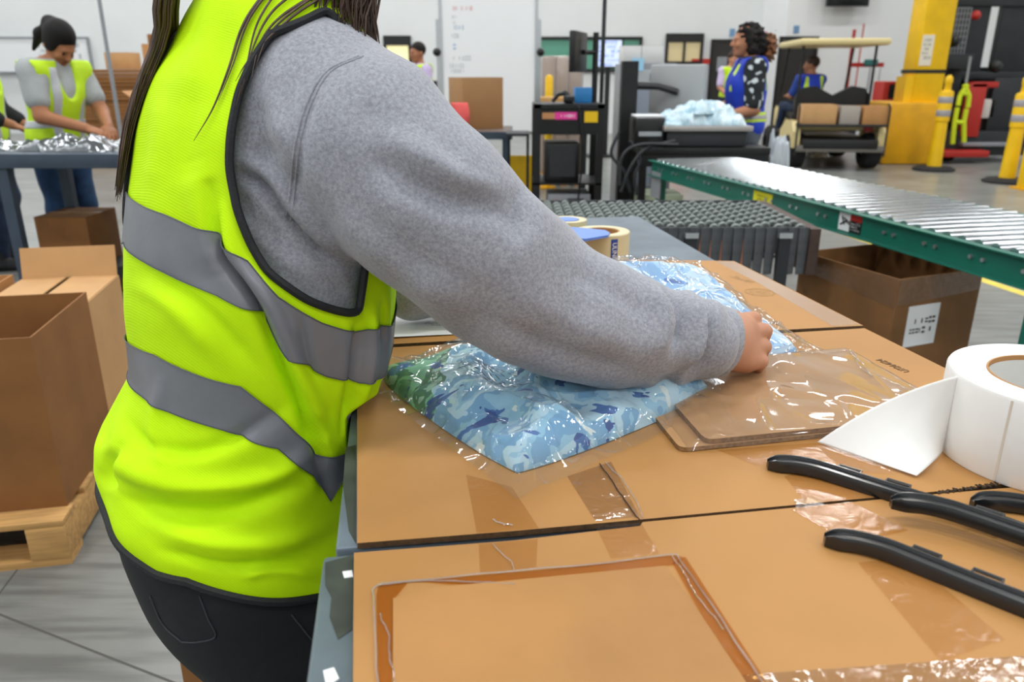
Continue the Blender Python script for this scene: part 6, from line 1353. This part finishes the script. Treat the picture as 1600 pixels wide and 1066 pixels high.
tb('operator_console', TD, 1463, 1520, 84, 108, 12.4, .5); tb('console_leg', TD, 1458, 1486, 104, 215, 12.7, .2); tb('back_panel', TD, 1484, 1532, 105, 215, 13.1, .1); tb('frame_side', RED, 1517, 1528, 130, 214, 12.15, .12); tb('frame_top', RED, 1520, 1560, 128, 137, 12.15, .12); tb('inner_panel', mat('truck_inside', '#3a2a28', .6), 1528, 1558, 137, 214, 12.4, .1); tb('white_hoses', mat('hose_white', '#d5cfc9', .5), 1533, 1552, 155, 185, 12.3, .08, .02)
tb('fork', RED, 1476, 1545, 236, 246, 11.9, .35); tb('platform', GREY, 1505, 1575, 223, 229, 12.1, .3)
for px in (1490, 1590): q = pt(px, 236, 12.15); MB().lathe([(0, -.06), (.12, -.06), (.13, 0), (.12, .06), (0, .06)], (q.x-lx, -.3, .13), 18, 'X').obj('wheel', RUBBER, t2)
for i, px in enumerate((1490, 1556)): q = pt(px, (64, 104)[i], 12.3); MB().sphere((q.x-lx, q.y-ly, q.z), .09).obj('control_knob', BLACKP, t2)
x0, x1, z0, z1 = wrect(1478, 12, 1506, 84, 12.6)
for i in range(9): MB().bx(x0-lx+i*(x1-x0)/8-.006, x0-lx+i*(x1-x0)/8+.006, .0, .01, z0, z1).obj('guard_bar', GREY, t2)
for i in range(9): MB().bx(x0-lx, x1-lx, .012, .02, z0+i*(z1-z0)/8-.006, z0+i*(z1-z0)/8+.006).obj('guard_bar', GREY, t2)
q = pt(1525, 24, 12.7); MB().sphere((q.x-lx, q.y-ly, q.z), .07).obj('warning_lamp', RED, t2)
LIME = mat('lime_webbing', '#cfe01a', .6)
hx = pt(1507, 130, 12.05); h_ = thing('safety_harness', 'lime yellow safety harness hanging on the lift truck', 'harness', (hx.x, 12.02, 0)); zt_ = pt(1505, 88, 12.).z
MB().tube([(0, 0, zt_), (0, -.01, pt(1505, 130, 12.).z)], .02, 8).obj('lanyard', GREY, h_)
def hp_(px, py): a = pt(px, py, 12.); return (a.x-hx.x, -.02, a.z)
for pl in ([(1512, 132), (1500, 150), (1497, 165)], [(1507, 132), (1514, 150), (1512, 168)], [(1496, 168), (1492, 188), (1490, 205)], [(1510, 170), (1506, 190), (1506, 222)], [(1490, 205), (1488, 225)], [(1491, 190), (1508, 192)], [(1500, 145), (1514, 147)]):
    MB().tube([hp_(*p) for p in pl], .035, 6).obj('strap', LIME, h_)
# ================================================================== the other workers
VEST_CL = lambda st=STRIPE: [dict(kind='vest', name='safety_vest', e=.026, mat=HIVIS), dict(kind='strip', name='reflective_stripe', e=.0295, x=.085, mat=st), dict(kind='stripe', name='reflective_stripe', e=.0295, z=(.98, 1.03), mat=st)]
def px_person(px, Y): return pt(px, 100, Y).x
# woman in grey tee at the steel table
worker('person', 'woman in yellow vest and grey tee sorting silver bags at the steel table', (-2.86, 4.98, 0), math.radians(-112),
       std(chest=(0, .06, 1.20), neck=(0, .10, 1.365), head=(0, .165, 1.475), shl=(-.16, .09, 1.315), shr=(.16, .09, 1.315), look=(.0, -.75), elr=(.20, .16, 1.06), wrr=(.10, .39, .99), ell=(-.19, .20, 1.07), wrl=(-.03, .42, .99), upr=(.1, .3, 1), upl=(0, .3, 1), curl=.35),
       '#a8714f', '#0f0c0b', 'tied', [dict(kind='shirt', name='tee_shirt', e=.012, mat=GREYTEE, sleeve=.62), *VEST_CL(), dict(kind='trousers', name='jeans', e=.012, mat=DENIM), dict(kind='shoes', name='shoe', mat=SHOE)])
worker('person', 'worker in yellow vest cut off by the left edge behind the steel table', (-3.55, 5.34, 0), math.radians(-80),
       std(look=(.1, -.3), elr=(.24, .05, 1.08), wrr=(.16, .25, .98)), '#a8714f', '#17120f', 'long',
       [dict(kind='shirt', name='shirt', e=.012, mat=mat('black_shirt', '#17181b', .85), sleeve=1.6), *VEST_CL(), dict(kind='trousers', name='jeans', e=.012, mat=DENIM_D), dict(kind='shoes', name='shoe', mat=SHOE)])
worker('person', 'man in yellow vest over a lavender shirt standing before the lit window', (px_person(657, 10.2), 10.2, 0), math.radians(118),
       std(look=(.25, 0), ell=(-.22, .02, 1.08), wrl=(-.12, .22, 1.12)), '#a06a4d', '#181513', 'short',
       [dict(kind='shirt', name='shirt', e=.012, mat=mat('lavender', '#cfbfe3', .8), sleeve=.95), dict(kind='vest', name='safety_vest', e=.028, mat=HIVIS), dict(kind='trousers', name='trousers', e=.012, mat=DENIM_D), dict(kind='shoes', name='shoe', mat=SHOE)], h=.015)
DOTS = mat('black_white_dots', '#14181a', .8, color2='#c9d2d6', vscale=22, detail=0, thr=(.60, .64))
LIMET = mat('lime_tape', '#c6e63a', .5)
worker('person', 'woman with curly ponytail in a royal blue vest beside the scale', (1.79, 6.12, 0), math.radians(84),
       std(look=(.12, .04), chest=(0, .02, 1.20), head=(0, .045, 1.53), ell=(-.235, -.01, 1.05), wrl=(-.20, .20, 1.0), elr=(.23, .06, 1.08), wrr=(.15, .28, 1.02), w=1.04), '#b0795a', '#15110f', 'curly',
       [dict(kind='shirt', name='shirt', e=.014, mat=DOTS, sleeve=.85), dict(kind='vest', name='safety_vest', e=.03, mat=BLUEVEST, z0=.74), dict(kind='strip', name='lime_stripe', e=.034, x=.10, wd=.02, mat=LIMET, z=(1.17, 1.37)),
        dict(kind='stripe', name='lime_stripe', e=.034, z=(.95, 1.03), mat=LIMET), dict(kind='stripe', name='reflective_stripe', e=.037, z=(.972, 1.008), mat=REFL), dict(kind='trousers', name='trousers', e=.012, mat=mat('grey_trousers', '#5b626b', .85)), dict(kind='shoes', name='shoe', mat=SHOE)])
p = gm_ @ Vector((-.28, .62, 0))
worker('person', 'driver in a blue vest with lime stripes seated in the cart', (p.x, p.y, 0), math.radians(12),
       std(pelvis=(0, 0, .84), chest=(0, -.02, 1.10), neck=(0, -.03, 1.275), head=(0, .0, 1.42), shl=(-.17, -.03, 1.22), shr=(.17, -.03, 1.22), ell=(-.24, .06, .98), elr=(.22, .14, 1.0), wrl=(-.16, .30, .98), wrr=(.06, .42, 1.02),
           hipl=(-.09, .02, .82), hipr=(.09, .02, .82), knl=(-.13, .42, .82), knr=(.11, .42, .82), anl=(-.13, .52, .48), anr=(.11, .52, .48), look=(.9, 0)), '#9a6a50', '#3a2c26', 'short',
       [dict(kind='shirt', name='shirt', e=.012, mat=mat('navy_shirt', '#1c3c8c', .8), sleeve=.8, z0=.74), dict(kind='vest', name='safety_vest', e=.028, mat=BLUEVEST, z0=.76), dict(kind='strip', name='lime_stripe', e=.033, x=.12, wd=.035, mat=LIMET, z=(.9, 1.27)), dict(kind='trousers', name='trousers', e=.012, mat=DENIM_D), dict(kind='shoes', name='shoe', mat=SHOE)], h=.016)
worker('person', 'small distant worker half hidden behind the woman in the blue vest', (px_person(1143, 14.5), 14.5, 0), math.radians(200),
       std(), '#b98468', '#3a2a20', 'short', [dict(kind='shirt', name='shirt', e=.012, mat=mat('lavender', '#cfbfe3', .8), sleeve=.8), dict(kind='vest', name='safety_vest', e=.028, mat=HIVIS), dict(kind='trousers', name='trousers', e=.012, mat=DENIM_D), dict(kind='shoes', name='shoe', mat=SHOE)], h=.018)
